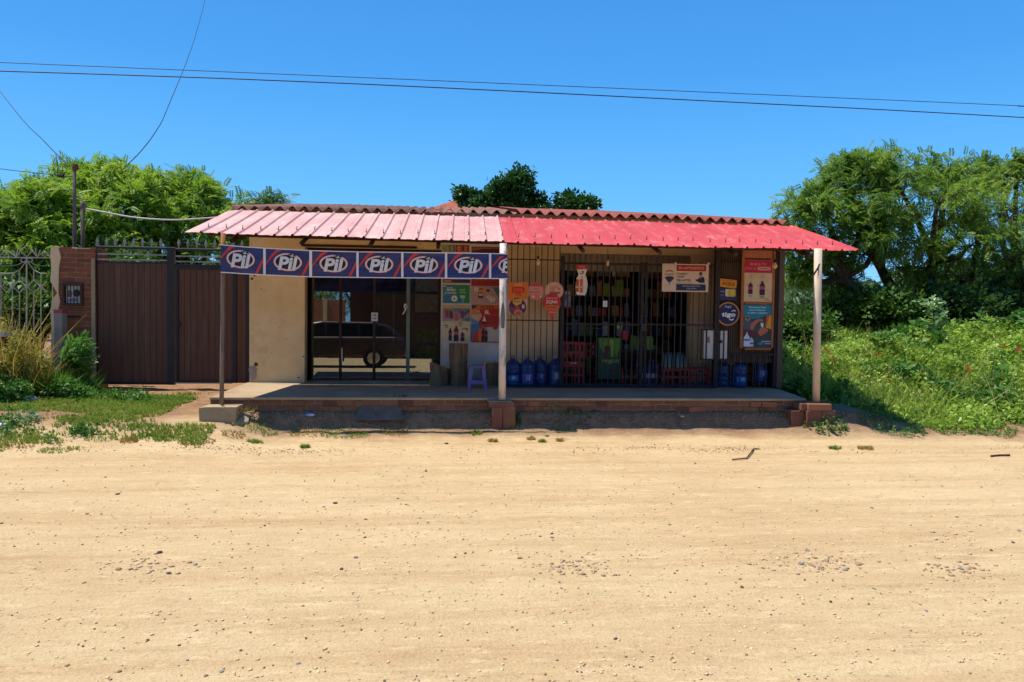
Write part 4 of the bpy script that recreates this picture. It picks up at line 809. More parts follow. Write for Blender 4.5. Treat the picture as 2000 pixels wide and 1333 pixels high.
px_box(b, 1447.5, 1453, 488, 684, Yf, .03, wood); px_box(b, 1508.5, 1513, 488, 684, Yf, .03, wood); px_box(b, 1453, 1508.5, 679.5, 684.5, Yf, .03, wood); px_box(b, 1453, 1508.5, 590, 595, Yf+.001, .029, wood); px_box(b, 1453, 1508.5, 505, 508, Yf+.001, .029, woodd)
o = b.build('wood_frame', fb); md = o.modifiers.new('b', 'BEVEL'); md.width = .004
s = S(1449.5, 489, 1509, 507, Yf+.012, '#a55a3e'); s.rect(1450.5, 490, 1508, 506, '#b06446'); s.text('Coca-Cola', 1480, 498, 36, 8, '#b9755a', .0, .3); s.build('header_panel', parent=fb)
s = S(1451, 508, 1509, 592, Yf+.014, '#cbb08e'); s.rect(1452, 508.5, 1508, 533.5, '#b31f42'); s.text('BUSCA TU', 1480, 516.5, 31, 5.2, '#d9808c', .02); s.text('ZONA DE', 1465, 525.3, 22, 5, '#cf6a7c', .02); s.rrect(1479, 521.5, 1505, 528.5, 3.4, '#d3988c'); s.text('AHORRO', 1492, 525, 20, 3.4, '#8f5a58', .04)
for x, t_ in ((1466.5, '0'), (1490, '2')): s.ell(x, 540.5, 5.6, 5.4, '#a89478', 20); s.ell(x, 540.5, 5, 4.8, '#cbb08e', 20); s.text(t_, x, 540.5, 3.2, 6, '#8d7a60')
bottle2(s, 1466, 553, 575, 9, '#2e1a2e', '#a02c60', '#2a1a2a'); bottle2(s, 1489, 550, 577, 10.5, '#2e1a2e', '#a83a68', '#5a1a2a'); s.rect(1461.5, 556, 1470.5, 558, '#2e1a2e'); s.text('1.5L', 1465.5, 578.5, 8, 2.4, '#4a3a2c', .03); s.text('2.25L', 1489, 580, 9, 2.6, '#4a3a2c', .03); s.text('promocion valida', 1490, 583.3, 20, 1.8, '#7a6850'); s.rect(1496, 585.5, 1505, 588, '#b08070'); s.text('+', 1466, 549, 2, 2, '#8a2c2c'); s.ell(1480, 559, 1.4, 1, '#4a8a58', 8)
s.build('savings_poster', parent=fb, label='cream poster with a crimson heading BUSCA TU ZONA DE AHORRO and two bottles')
s = S(1451, 595.5, 1508.5, 680, Yf+.014, '#2c3438'); s.rect(1451.5, 596, 1508, 679.5, '#313a40'); s.poly([(1451.5, 596), (1451.5, 620), (1456, 621), (1470, 624), (1483, 621.5), (1497, 615.5), (1508, 615.5), (1508, 596)], '#1c7690'); s.text('Tomemos Vital,', 1478, 601, 34, 3.8, '#a9d3da', .03); s.text('recomendada por', 1478, 606.5, 33, 3.6, '#a9d3da', .03); s.text('su sabor superior.', 1479, 611.8, 40, 3.8, '#a9d3da', .03)
s.poly([(1500, 616), (1508, 616), (1508, 644), (1496, 640)], '#d1901f'); s.poly([(1497, 616), (1502, 616), (1497, 637), (1494, 640)], '#c0502a'); s.poly([(1451.5, 622), (1465, 623), (1475, 640), (1464, 645), (1451.5, 643)], '#4a525c'); s.ell(1460, 622, 4.6, 5, '#a8907a'); s.ell(1460, 621.5, 3.2, 3.4, '#5a3a30')
s.poly([(1466, 645), (1465, 637), (1471, 628), (1480, 623), (1490, 624), (1491, 627), (1481, 629), (1474, 637), (1471, 646)], '#a8644e'); s.poly([(1470, 646), (1476, 636), (1486, 630), (1487, 641), (1480, 648)], '#3c4440'); s.poly([(1485, 631), (1491, 631), (1491, 637), (1489, 641), (1486, 638)], '#b9cfd4'); s.poly([(1480, 651), (1484, 642), (1492, 639), (1499, 643), (1500, 647), (1494, 652), (1486, 657)], '#b5644a'); s.poly([(1451.5, 646), (1466, 647), (1480, 651), (1484, 656), (1476, 659), (1451.5, 655)], '#5a1f2e')
s.poly([(1459, 648.5), (1461.5, 655), (1465, 660), (1465, 677.5), (1453, 677.5), (1453, 660), (1457, 654)], '#c3ccd8'); s.poly([(1468, 659), (1472, 665), (1472, 677.5), (1464.5, 677.5), (1464.5, 665)], '#b3c0d0'); s.rect(1453.2, 663, 1464.5, 666, '#2c5a80'); s.rect(1465, 670, 1472, 672.5, '#2a4a7a'); s.poly([(1480, 672), (1487, 667), (1492, 671), (1486, 675)], '#2a8088'); s.rect(1488, 666, 1506, 668.5, '#93a5ad'); s.rect(1494, 670.5, 1506, 672.5, '#93a5ad')
s.build('water_poster', parent=fb, label='teal headed poster of a person drinking beside two white bottles')
# ================================================================== THINGS ON THE PORCH
logm = mat('split_log', '#8c6f52', '#6a4f3a', scale=6, rough=.95, bump=.8, bscale=12, dirt='#4a3628', damt=.7, dscale=6, stretch=(3, 3, .25)); endm = mat('log_end', '#7a614c', '#5a4636', scale=14, rough=.95)
def stump(name, px, pyb, pyt, wpx, Y, label, slant=0, nseg=14):
    c = P(px, pyb, Y); c.z = FZ; r = wpx/2*Y/FPX; h = P(px, pyt, Y).z-FZ; b = MB(); base = []; tops = []
    rr = [r*random.uniform(.9, 1.05) for _ in range(nseg)]
    for k in range(5):
        for i in range(nseg):
            a = 2*math.pi*i/nseg; q = rr[i]*(1+.04*math.sin(k*2+i)); z = k/4*(h+slant*math.cos(a)*.5)
            b.v.append((c.x+q*math.cos(a), c.y+q*math.sin(a)*.9, FZ+z))
    mi, me_ = b.mi(logm), b.mi(endm)
    for k in range(4):
        for i in range(nseg): a = k*nseg+i; d = k*nseg+(i+1) % nseg; b.f.append((a, d, d+nseg, a+nseg)); b.m.append(mi)
    b.f.append(tuple(4*nseg+i for i in range(nseg))); b.m.append(me_)
    b.build(name, label=label, category='stump')
stump('log_stump', 858, 755, 714, 38, 11.95, 'short pale stump with a slanting top left of the tall log', -.10)
stump('tall_log', 895, 755, 671, 36, 11.98, 'tall upright split log standing against the postered wall', 0)
stump('log_stump', 961, 753, 708, 34, 12.02, 'dark stump behind the purple stool next to the middle post', 0)
# plastic stool
pur = mat('purple_plastic', '#8d7098', '#7c6088', scale=3, rough=.4); e = empty('plastic_stool', (PX(933, 11.55), 11.55, FZ), 'small purple plastic stool standing by the dark stump', 'stool')
cx, cy, h, sb, st_ = PX(933, 11.55), 11.55, .35, .150, .125
b = MB(); b.box(cx-st_, cx+st_, cy-st_, cy+st_, FZ+h-.03, FZ+h, pur); o = b.build('seat', e); md = o.modifiers.new('b', 'BEVEL'); md.width = .012; md.segments = 3
for sx_ in (-1, 1):
    for sy_ in (-1, 1):
        b = MB(); t0, t1 = st_-.03, sb-.02
        b.raw([(cx+sx_*(t0-.03+a*.06), cy+sy_*(t0-.03+c*.06), FZ+h-.031) for a, c in ((0, 0), (1, 0), (1, 1), (0, 1))]+[(cx+sx_*(t1-.025+a*.05), cy+sy_*(t1-.025+c*.05), FZ) for a, c in ((0, 0), (1, 0), (1, 1), (0, 1))], [(0, 1, 2, 3), (7, 6, 5, 4), (0, 4, 5, 1), (1, 5, 6, 2), (2, 6, 7, 3), (3, 7, 4, 0)], pur); b.build('leg', e)
b = MB(); q = .145
for a in (-1, 1): b.box(cx-q+.02, cx+q-.02, cy+a*q-.006, cy+a*q+.006, FZ+.07, FZ+.13, pur); b.box(cx+a*q-.006, cx+a*q+.006, cy-q+.02, cy+q-.02, FZ+.09, FZ+.13, pur)
b.build('stretcher', e)
# water bottles
blue = bpy.data.materials.new('blue_polycarbonate'); blue.use_nodes = True; pb_ = blue.node_tree.nodes['Principled BSDF']
pb_.inputs['Base Color'].default_value = (.03, .075, .26, 1); pb_.inputs['Roughness'].default_value = .12; pb_.inputs['Transmission Weight'].default_value = .35; pb_.inputs['IOR'].default_value = 1.35
capm = mat('tan_cap', '#a8865a', '#8a6c48', scale=8, rough=.6); labb = flat('#5f9fd0', .35)
def water_bottle(x, y, label, lab, cap=capm, z=FZ):
    e = empty('water_bottle', (x, y, z), label, 'water bottle', 'large blue water bottles on the porch'); r = .132
    prof = [(.0, .0), (r*.86, .0), (r, .02), (r, .075), (r*.95, .085), (r*.95, .10), (r, .11), (r, .155), (r*.95, .165), (r*.95, .18), (r, .19), (r, .30), (r*.96, .31), (r, .325), (r*.93, .365), (r*.6, .41), (r*.3, .43), (.034, .44), (.034, .475)]
    b = MB(); b.lathe(prof, (x, y, z), blue, 24); b.build('bottle_body', e, smooth=True)
    b = MB(); b.lathe([(.037, .455), (.038, .46), (.037, .49), (.03, .497)], (x, y, z), cap, 12); b.build('cap', e, smooth=True)
    if lab:
        b = MB(); n = 12; a0, a1 = -2.25, -.95; vs = []
        for zz in (lab[1], lab[2]): vs += [(x+(r+.0015)*math.cos(a0+(a1-a0)*i/n), y+(r+.0015)*math.sin(a0+(a1-a0)*i/n), z+zz) for i in range(n+1)]
        b.raw(vs, [(i, i+1, i+n+2, i+n+1) for i in range(n)], flat(lab[0], .35))
        vs = []
        for zz in (lab[1]+.03, lab[2]-.02): vs += [(x+(r+.003)*math.cos(-1.75+.45*i/n), y+(r+.003)*math.sin(-1.75+.45*i/n), z+zz) for i in range(n+1)]
        b.raw(vs, [(i, i+1, i+n+2, i+n+1) for i in range(n)], flat(lab[3], .35)); b.build('bottle_label', e)
dkc = mat('dark_cap', '#3a3f4c', rough=.5); whc = mat('white_cap', '#b9b6ae', rough=.5)
for px, y, lb, lab, cap in ((1003, 11.80, 'blue water bottle with a pale blue label nearest the middle post', ('#3f86b8', .10, .19, '#9fc0cf'), capm), (1031, 11.78, 'blue water bottle with a lilac label, second from the middle post', ('#5a55a8', .08, .22, '#a9b4dc'), capm),
                            (1056, 11.98, 'blue water bottle set back, third from the middle post', ('#4a4f98', .10, .22, '#8b93bd'), mat('olive_cap', '#7f7a52', rough=.6)), (1087, 11.9, 'dark blue water bottle with a white cap next to the red crates', ('#6d7690', .10, .25, '#b8bccb'), whc),
                            (1413, 11.95, 'plain dark water bottle in the shade right of the crates', None, dkc), (1447, 11.82, 'water bottle with a bright blue band under the corrugated sheet', ('#2a7cc4', .10, .185, '#86b4d6'), dkc)):
    water_bottle(PX(px, y), y, lb, lab, cap)
e = empty('bottle_rack', (PX(1488, 11.95), 11.95, FZ), 'low dark metal rack holding a water bottle in the right corner', 'rack'); xk = PX(1488, 11.95); b = MB()
for sx_ in (-1, 1):
    for sy_ in (-1, 1): b = MB(); b.box(xk+sx_*.16-.01, xk+sx_*.16+.01, 11.95+sy_*.16-.01, 11.95+sy_*.16+.01, FZ, FZ+.62, iron2); b.build('upright', e)
b = MB(); b.box(xk-.17, xk+.17, 11.78, 12.12, FZ+.05, FZ+.065, iron2); b.box(xk-.17, xk+.17, 11.78, 11.80, FZ+.6, FZ+.62, iron2); b.build('shelf', e)
water_bottle(xk, 11.95, 'water bottle with a lilac label standing in the low rack', ('#6a72b4', .10, .22, '#98a0cc'), dkc, FZ+.066)
# crates
cred = mat('red_crate_plastic', '#8e1f22', '#761a1c', scale=4, rough=.45)
def crate(x, y, z, w_, d, h, label, bars=5, logo=True):
    e = empty('drink_crate', (x, y, z), label, 'crate', 'red plastic drink crates'); b = MB(); t_ = .018
    for z0, z1 in ((0, .05), (h*.48, h*.60), (h-.035, h)):
        for a in (-1, 1): b.box(x-w_/2, x+w_/2, y+a*(d/2-t_/2)-t_/2, y+a*(d/2-t_/2)+t_/2, z+z0, z+z1, cred); b.box(x+a*(w_/2-t_/2)-t_/2, x+a*(w_/2-t_/2)+t_/2, y-d/2+t_, y+d/2-t_, z+z0, z+z1, cred)
    for i in range(bars+1):
        xx = x-w_/2+.016+(w_-.032)*i/bars
        if i in (bars//2,) and bars > 4: continue
        for a in (-1, 1): b.box(xx-.014, xx+.014, y+a*(d/2-.004)-.006, y+a*(d/2-.004)+.006, z+.04, z+h-.02, cred)
    b.box(x-w_/2+t_, x+w_/2-t_, y-d/2+t_, y+d/2-t_, z+.004, z+.02, cred); b.build('crate_shell', e)
    if logo: s2 = MB(); s2.box(x-.05, x+.05, y-d/2-.0085, y-d/2-.006, z+.012, z+.036, flat('#c98a80')); s2.build('crate_mark', e)
    return e
xk = PX(1118, 11.85); crate(xk, 11.88, FZ, .37, .3, .36, 'lower red crate of the stack left of the gate', 5); crate(xk+.01, 11.88, FZ+.363, .37, .3, .36, 'upper red crate of the stack left of the gate', 5)
crate(PX(1318, 11.9), 11.9, FZ, .45, .32, .31, 'wide red crate under the glass bottles, left one of the pair', 6); crate(PX(1366, 11.9), 11.9, FZ, .37, .32, .31, 'red crate with a green bottle showing, right one of the pair', 5)
crate(PX(1158, 12.25), 12.55, FZ+.42, .34, .3, .27, 'red crate raised behind the green display bag', 4, False)
gglass = mat('green_bottle_glass', '#3a4f48', '#2c3f3c', scale=6, rough=.15, spec=.5); clr = mat('clear_bottle', '#5a6468', '#4a5458', scale=6, rough=.15, spec=.5); dkgl = mat('cola_bottle', '#2a1614', '#3a1c18', rough=.2)
def soda(x, y, z, h, r, m, label, grp, capc=None, cat='bottle', band=None):
    e = empty('soda_bottle', (x, y, z), label, cat, grp); b = MB(); b.lathe([(0, 0), (r*.9, 0), (r, h*.04), (r, h*.55), (r*.8, h*.68), (r*.4, h*.82), (r*.36, h*.96)], (x, y, z), m, 12); b.build('glass_body', e, smooth=True)
    if capc: b = MB(); b.lathe([(r*.42, h*.94), (r*.42, h), (r*.3, h*1.01)], (x, y, z), capc, 8); b.build('cap', e)
    if band: b = MB(); b.lathe([(r*1.02, h*.28), (r*1.02, h*.5)], (x, y, z), band, 12); b.build('bottle_label', e)
for j in range(2):
    for i in range(6): soda(PX(1299, 11.9)+i*.068, 11.83+j*.12, FZ+.24, .34, .031, clr if (i+j) % 2 else gglass, 'glass bottle standing in the wide red crate', 'glass bottles standing in the wide red crate')
soda(PX(1303, 11.75), 11.86, FZ+.03, .30, .03, gglass, 'single bottle with a pink label at the left end of the wide crate', None, None, band=flat('#c98a8a'))
for i in range(4): soda(PX(1108, 11.85)+i*.08, 11.88, FZ+.385, .3, .03, dkgl, 'dark bottle inside the upper crate of the stack', 'dark bottles inside the stacked crates', band=flat('#a85a48'))
soda(PX(1366, 11.9), 11.8, FZ+.02, .27, .035, gglass, 'green bottle showing through the gap of the right crate', None)
# stock just inside the barred gate
s = S(1168, 660, 1213, 741, 12.1, '#2a4a34', .12); s.poly([(1169, 661), (1213, 661), (1211, 675), (1203, 700), (1198, 675), (1192, 700), (1186, 678), (1178, 690), (1170, 675)], '#5d8f2a'); s.poly([(1190, 664), (1201, 664), (1200, 696), (1194, 698)], '#7fa83a'); s.rect(1180, 676, 1192, 700, '#4a2a2a'); s.text('vegan', 1191, 707, 36, 9, '#8f9a45', .03); s.rect(1192, 722, 1206, 729, '#5a2620'); s.rect(1169, 712, 1212, 713, '#2a4a2c')
s.build('green_display_bag', label='large green printed bag reading vegan behind the gate rods', category='bag')
bagm = [mat('green_bag', '#5f8234', '#4c6c2a', scale=9, rough=.5), mat('lime_bag', '#93a848', '#748c38', scale=9, rough=.5), mat('red_pack', '#c03038', '#a02830', scale=9, rough=.5), mat('lilac_pack', '#807c9c', '#666486', scale=9, rough=.45), mat('brown_box', '#b08a64', '#8f6e4c', scale=6, rough=.8), mat('blue_pack', '#42507e', '#36426a', scale=9, rough=.5), mat('orange_pack', '#a8683a', '#8a5430', rough=.6), mat('white_pack', '#dcd6ca', '#c4beb4', rough=.6)]
def shelf_unit(name, x0, x1, y, z0, levels, step, label, d=.4):
    e = empty(name, ((x0+x1)/2, y, z0), label, 'shelf'); b = MB()
    for xx in (x0, x1-.03): b = MB(); b.box(xx, xx+.03, y, y+d, z0, z0+levels*step, iron2); b.build('upright', e)
    for i in range(levels+1): b = MB(); b.box(x0+.031, x1-.031, y, y+d, z0+i*step-.02+(.02 if i == 0 else 0), z0+i*step+(.02 if i == 0 else 0), woodd); b.build('shelf_board', e)
    return e
x0, x1 = PX(1100, 13.6), PX(1245, 13.6)
shelf_unit('goods_shelf', x0, x1, 13.9, FZ, 6, .38, 'dim goods shelf at the back of the store left of the stile'); x2, x3 = PX(1262, 13.6), PX(1345, 13.6)
shelf_unit('goods_shelf', x2, x3, 14.3, FZ, 6, .38, 'dim goods shelf at the back of the store right of the stile')
def pack(x, y, z, w_, d, h, m, grp='packaged goods on the dim shelves', lab=None, cat='package'):
    lab = lab or {0: 'dark green bag', 1: 'lime green bag', 2: 'red pack', 3: 'lilac pack', 4: 'brown carton', 5: 'navy pack', 6: 'orange pack', 7: 'pale pack'}[bagm.index(m)]+' standing on a dim shelf inside the store'
    b = MB(); j = .008
    b.raw([(x+a*w_/2*(1 if k == 0 else .92)+random.uniform(-j, j), y+c*d/2*(1 if k == 0 else .7), z+k*h) for k in (0, 1) for a, c in ((-1, -1), (1, -1), (1, 1), (-1, 1))], [(3, 2, 1, 0), (4, 5, 6, 7), (0, 1, 5, 4), (1, 2, 6, 5), (2, 3, 7, 6), (3, 0, 4, 7)], m)
    o = b.build('goods_pack', label=lab, category=cat, group=grp); md = o.modifiers.new('b', 'BEVEL'); md.width = .01; md.segments = 2
for (a, c, y) in ((x0, x1, 14.0), (x2, x3, 14.4)):
    for lv in range(6):
        x = a+.1
        while x < c-.12:
            w_ = random.uniform(.06, .17)
            if random.random() < .95: pack(x+w_/2, y, FZ+lv*.38+(.02 if lv == 0 else 0), w_-.01, .16, random.uniform(.12, .33), random.choice(bagm))
            x += w_+.01
Yi = 12.75
e = empty('counter', (PX(1245, Yi), Yi+.2, FZ), 'low dark counter behind the gate carrying green bags', 'counter'); b = MB(); b.box(PX(1218, Yi), PX(1284, Yi), Yi+.05, Yi+.45, FZ, FZ+.52, woodd); b.build('cabinet', e); b = MB(); b.box(PX(1216, Yi), PX(1286, Yi), Yi, Yi+.5, FZ+.521, FZ+.55, iron2); b.build('counter_top', e)
for px, w_, h_, m, lb in ((1241, .13, .26, 0, 'leftmost green bag on the low counter'), (1256, .15, .24, 1, 'middle lime bag on the low counter'), (1273, .14, .25, 1, 'rightmost lime bag on the low counter')): pack(PX(px, Yi), Yi+.15, FZ+.551, w_, .12, h_, bagm[m], 'green bags on the low counter', lb, 'bag')
for i in range(5): soda(PX(1256, 12.3)+i*.072, 12.35, FZ, .36, .034, bagm[5 if i % 2 else 3], 'purple drink bottle standing on the floor behind the stile', 'purple drink bottles behind the stile', dkc, band=bagm[7])
for i in range(5): soda(PX(1256, 12.3)+i*.072, 12.62, FZ, .42, .034, bagm[3], 'lilac drink bottle in the row behind the purple bottles', 'lilac bottles behind the purple bottles', dkc)
for i in range(4): soda(PX(1220, 12.3)+i*.08, 12.4, FZ, .3, .036, bagm[2] if i % 2 == 0 else dkgl, 'reddish drink bottle between the green bag and the stile', 'reddish bottles right of the green bag', band=bagm[6])
s = S(1205, 632, 1214, 642, 12.0, '#9fb82a', .01); s.text('17', 1209.5, 637, 5, 5, '#5a7a1c', .04); s.build('price_card', label='bright lime price card hanging behind the gate rods', category='card')
s = S(1178, 588, 1186, 600, YG-.03, '#d3d3d6', .012); s.rect(1180, 590, 1184, 598, '#b0b0b8'); s.build('white_tag', label='small white tag fixed on a rod in the middle of the gate', category='tag')
pack(PX(1221, 12.2), 12.2, FZ+.75, .1, .1, .16, bagm[2], None, 'red packet behind the rods beside the lime card', 'packet')
# notice cabinet seen through the small grille
e = empty('white_meter_cabinet', (PX(1392, 11.75), 11.75, FZ+.42), 'pale metal cabinet behind the small window grille', 'cabinet'); b = MB(); b.box(PX(1373, 11.68), PX(1418, 11.68), YG-.02, YG+.02, PZ(1392, 701, YG), PZ(1392, 646, YG), white_wall); b.build('cabinet_door', e)
b = MB(); c = P(1405, 668, YG-.022); b.box(c.x-.05, c.x+.05, YG-.026, YG-.021, c.z-.02, c.z+.02, iron2); c = P(1384, 664, YG-.022); b.box(c.x-.02, c.x+.02, YG-.025, YG-.021, c.z-.05, c.z+.05, flat('#7a7068')); b.build('vent', e)
# ================================================================== GATE, PILLAR, FENCE
YGa = 12.55
gbrown = mat('brown_gate_sheet', '#5e3d2c', '#503324', scale=1.5, rough=.6, dirt='#765440', damt=.6, dscale=1.6, stretch=(4, 4, .4)); gblk = mat('black_gate_frame', '#221f20', '#2c2827', scale=5, rough=.5); glight = mat('bare_metal_and_highlight', '#a29a8c', '#857c70', scale=6, rough=.5, metal=.3)
gate = empty('metal_gate', (PX(335, YGa), YGa, .38), 'wide brown sheet metal gate with black frame and a row of spear points', 'gate')
def gx_(px): return PX(px, YGa, 620)
def gz(py, px=335): return PZ(px, py, YGa)
def gbox(b, px0, px1, py0, py1, m, y0=0, y1=.04): b.box(gx_(px0), gx_(px1), YGa+y0, YGa+y1, gz(py1), gz(py0), m)
b = MB(); gbox(b, 184, 190, 484, 752, gblk, -.01, .05); gbox(b, 327.5, 341, 485, 752, gblk, -.02, .06); gbox(b, 480, 487, 487, 750, gblk, -.01, .05); gbox(b, 190, 327.5, 484.5, 488, gblk, 0, .04); gbox(b, 341, 480, 486, 489.5, gblk, 0, .04)
gbox(b, 190, 327.5, 513, 516.5, gblk, 0, .04); gbox(b, 190, 327.5, 747, 752, gblk, 0, .04); gbox(b, 341, 480, 516, 521.5, gblk, 0, .04)
b.build('gate_frame', gate)
b = MB(); gbox(b, 190, 341, 482.8, 484.4, glight, 0, .04); gbox(b, 341, 482, 484.3, 485.8, glight, 0, .04)  # thin pale strips: the highlight along the black top rail, put in as colour
for py in (497.5, 508): gbox(b, 190, 327.5, py, py+2.6, glight, .01, .03); gbox(b, 341, 480, py+1.5, py+4, glight, .01, .03)
b.build('rails_and_highlight', gate)
def groove(b, px0, px1, py0, py1, step=11.5):
    x0, x1, z0, z1 = gx_(px0), gx_(px1), gz(py1), gz(py0); n = round((px1-px0)/step); vs = []
    for i in range(n):
        a = x0+(x1-x0)*i/n; d = (x1-x0)/n
        for t, y in ((0, .008), (.05, .002), (.95, .002), (1, .008)): vs.append((a+d*t, YGa+.008+y))
    m_ = len(vs); b.raw([(x, y, z0) for x, y in vs]+[(x, y, z1) for x, y in vs], [(i, i+1, i+1+m_, i+m_) for i in range(m_-1)], gbrown)
lf = MB(); groove(lf, 190, 327.5, 516.5, 747); lf.build('gate_leaf', gate, label='fixed left leaf of the brown gate')
lf = MB(); groove(lf, 348, 455, 526, 745); groove(lf, 462, 480, 521.5, 748); rl = lf.build('gate_leaf', gate, label='right door leaf of the brown gate')
b = MB(); gbox(b, 343, 348, 521.5, 748, gblk, -.015, .035); gbox(b, 455, 462, 521.5, 748, gblk, -.015, .035); gbox(b, 348, 455, 521.5, 526, gblk, -.015, .035); gbox(b, 348, 455, 744, 748, gblk, -.015, .035); gbox(b, 341.5, 454, 748.4, 749.6, flat('#c9beac', .4), -.02, 0); b.build('leaf_frame', rl)
b = MB(); b.box(gx_(349), gx_(352), YGa-.04, YGa-.015, gz(640), gz(628), iron); b.build('latch', rl)
for i in range(17):
    px = 190.5+i*17.6
    if 325 < px < 334: continue
    b = MB(); x = gx_(px); zb, zt_ = gz(486), gz(465.5)
    b.box(x-.007, x+.007, YGa+.013, YGa+.027, zb, zt_-.06, glight); b.prism([(x-.028, zt_-.075), (x-.02, zt_-.09), (x+.02, zt_-.09), (x+.028, zt_-.075), (x, zt_)], YGa+.016, YGa+.024, glight); b.prism([(x-.035, zb+.055), (x+.035, zb+.055), (x, zb+.075)], YGa+.016, YGa+.024, glight)
    b.build('spear_point', gate)
# pillar
YP = 12.5; pil = empty('brick_pillar', (PX(143, YP), YP, .38), 'rough brick gate pillar with a plaster edge and a barred meter box', 'pillar')
pbrick = brickmat('handmade_brick', '#96543a', '#743f2e', '#8d6d52', bw=.30, bh=.078, ms=.012, stain='#6a4634')
b = MB(); x0, x1, zt_ = PX(104, YP), PX(186, YP), PZ(143, 486, YP)
hx0, hx1, hz0, hz1 = PX(127, YP), PX(161, YP), PZ(143, 595, YP), PZ(143, 556, YP)
for a, c, d, f in ((x0, hx0, .1, zt_), (hx1, x1, .1, zt_), (hx0, hx1, .1, hz0), (hx0, hx1, hz1, zt_)): b.box(a, c, YP, YP+.45, d, f, pbrick)
b.box(hx0, hx1, YP+.2, YP+.45, hz0, hz1, iron)
b.build('brickwork', pil)
b = MB(); zz = [.1]+[zt_*q for q in (.2, .35, .5, .62, .68, .73, .8, .88, .95)]+[zt_+.015]; L, Rr = [], []
for z in zz: L.append((PX(100, YP)+random.uniform(-.01, .02)+(.09 if .69 < z/zt_ < .80 else 0), z)); Rr.append((PX(117.5, YP)+random.uniform(-.03, .03), z))
b.prism(L+Rr[::-1], YP-.022, YP-.001, plaster2); b.box(PX(101, YP)+.01, x0, YP, YP+.45, .1, zt_, plaster2); b.build('plaster_edge', pil)
b = MB()
for i in range(7): a = x0+.02+(x1-x0)*i/7.2; b.box(a, a+random.uniform(.07, .1), YP+.02, YP+.3, zt_+.001, zt_+random.uniform(.012, .035), random.choice([plaster2, concrete, bm_[0]]), .004)
b.build('mortar_cap', pil)
b = MB(); b.box(PX(179, YP), x1+.002, YP-.012, YP-.001, .2, PZ(180, 505, YP), concrete); b.build('mortar_strip', pil)
rst = mat('rusty_box', '#3a2a24', '#4a342a', scale=9, rough=.8); mb_ = empty('meter_box', (0, 0, 0), 'x', 'x') if False else None
b = MB(); t_ = .035; q0, q1, r0, r1 = hx0-.02, hx1+.02, hz0-.02, hz1+.03
for a, c, d, f in ((q0, q0+t_, r0, r1), (q1-t_, q1, r0, r1), (q0+t_, q1-t_, r0, r0+t_), (q0+t_, q1-t_, r1-t_-.01, r1)): b.box(a, c, YP-.05, YP-.002, d, f, rst)
bxo = b.build('meter_box', pil)
b = MB(); b.box(q0+t_+.01, q1-t_-.01, YP-.008, YP-.003, r0+t_+.005, r1-t_-.015, flat('#bdb9b2', .5)); b.build('meter_face', bxo)
b = MB(); cx_, cz_ = PX(150.5, YP), PZ(150, 573, YP); b.prism([(cx_+.055*math.cos(a), cz_+.062*math.sin(a)) for a in np.linspace(0, 2*math.pi, 20)[:-1]], YP-.012, YP-.009, flat('#141214', .3)); cx_, cz_ = PX(137, YP), PZ(137, 574, YP); b.prism([(cx_+.04*math.cos(a), cz_+.055*math.sin(a)) for a in np.linspace(0, 2*math.pi, 16)[:-1]], YP-.0115, YP-.009, flat('#8a5a44', .6)); b.prism([(q0+t_+.04, r0+t_+.03), (q1-t_-.04, r0+t_+.03), (q1-t_-.05, r0+t_+.09), (q0+t_+.05, r0+t_+.07)], YP-.0105, YP-.009, flat('#6f8090', .6)); b.build('meter_dial', bxo)
for i in range(4): b = MB(); x = q0+t_+.02+(q1-q0-2*t_-.04)*(i+.5)/4; b.box(x-.005, x+.005, YP-.045, YP-.035, r0+t_, r1-t_-.01, iron); b.build('guard_bar', bxo)
b = MB(); b.box(PX(131, YP), PX(157, YP), YP-.002, YP+.05, PZ(150, 621, YP), PZ(150, 617, YP), iron); b.build('slot', pil)
e = empty('boundary_stone', (PX(118, 12.3), 12.25, .35), 'grey concrete marker with a red painted top against the pillar', 'marker post'); x0, x1 = PX(111.5, 12.3), PX(127.5, 12.3); z0, z1 = PZ(118, 612, 12.3), PZ(118, 605, 12.3)
greyc = mat('grey_concrete_marker', '#8d8178', '#7c7068', scale=6, rough=.9, bump=.3); b = MB(); b.box(x0, x1, 12.2, 12.36, .2, z0-.0, greyc); b.build('shaft', e); b = MB(); b.box(x0-.002, x1+.002, 12.198, 12.362, z0, z1, mat('faded_red_paint', '#a04a50', '#8a4048', rough=.8)); b.build('painted_top', e)
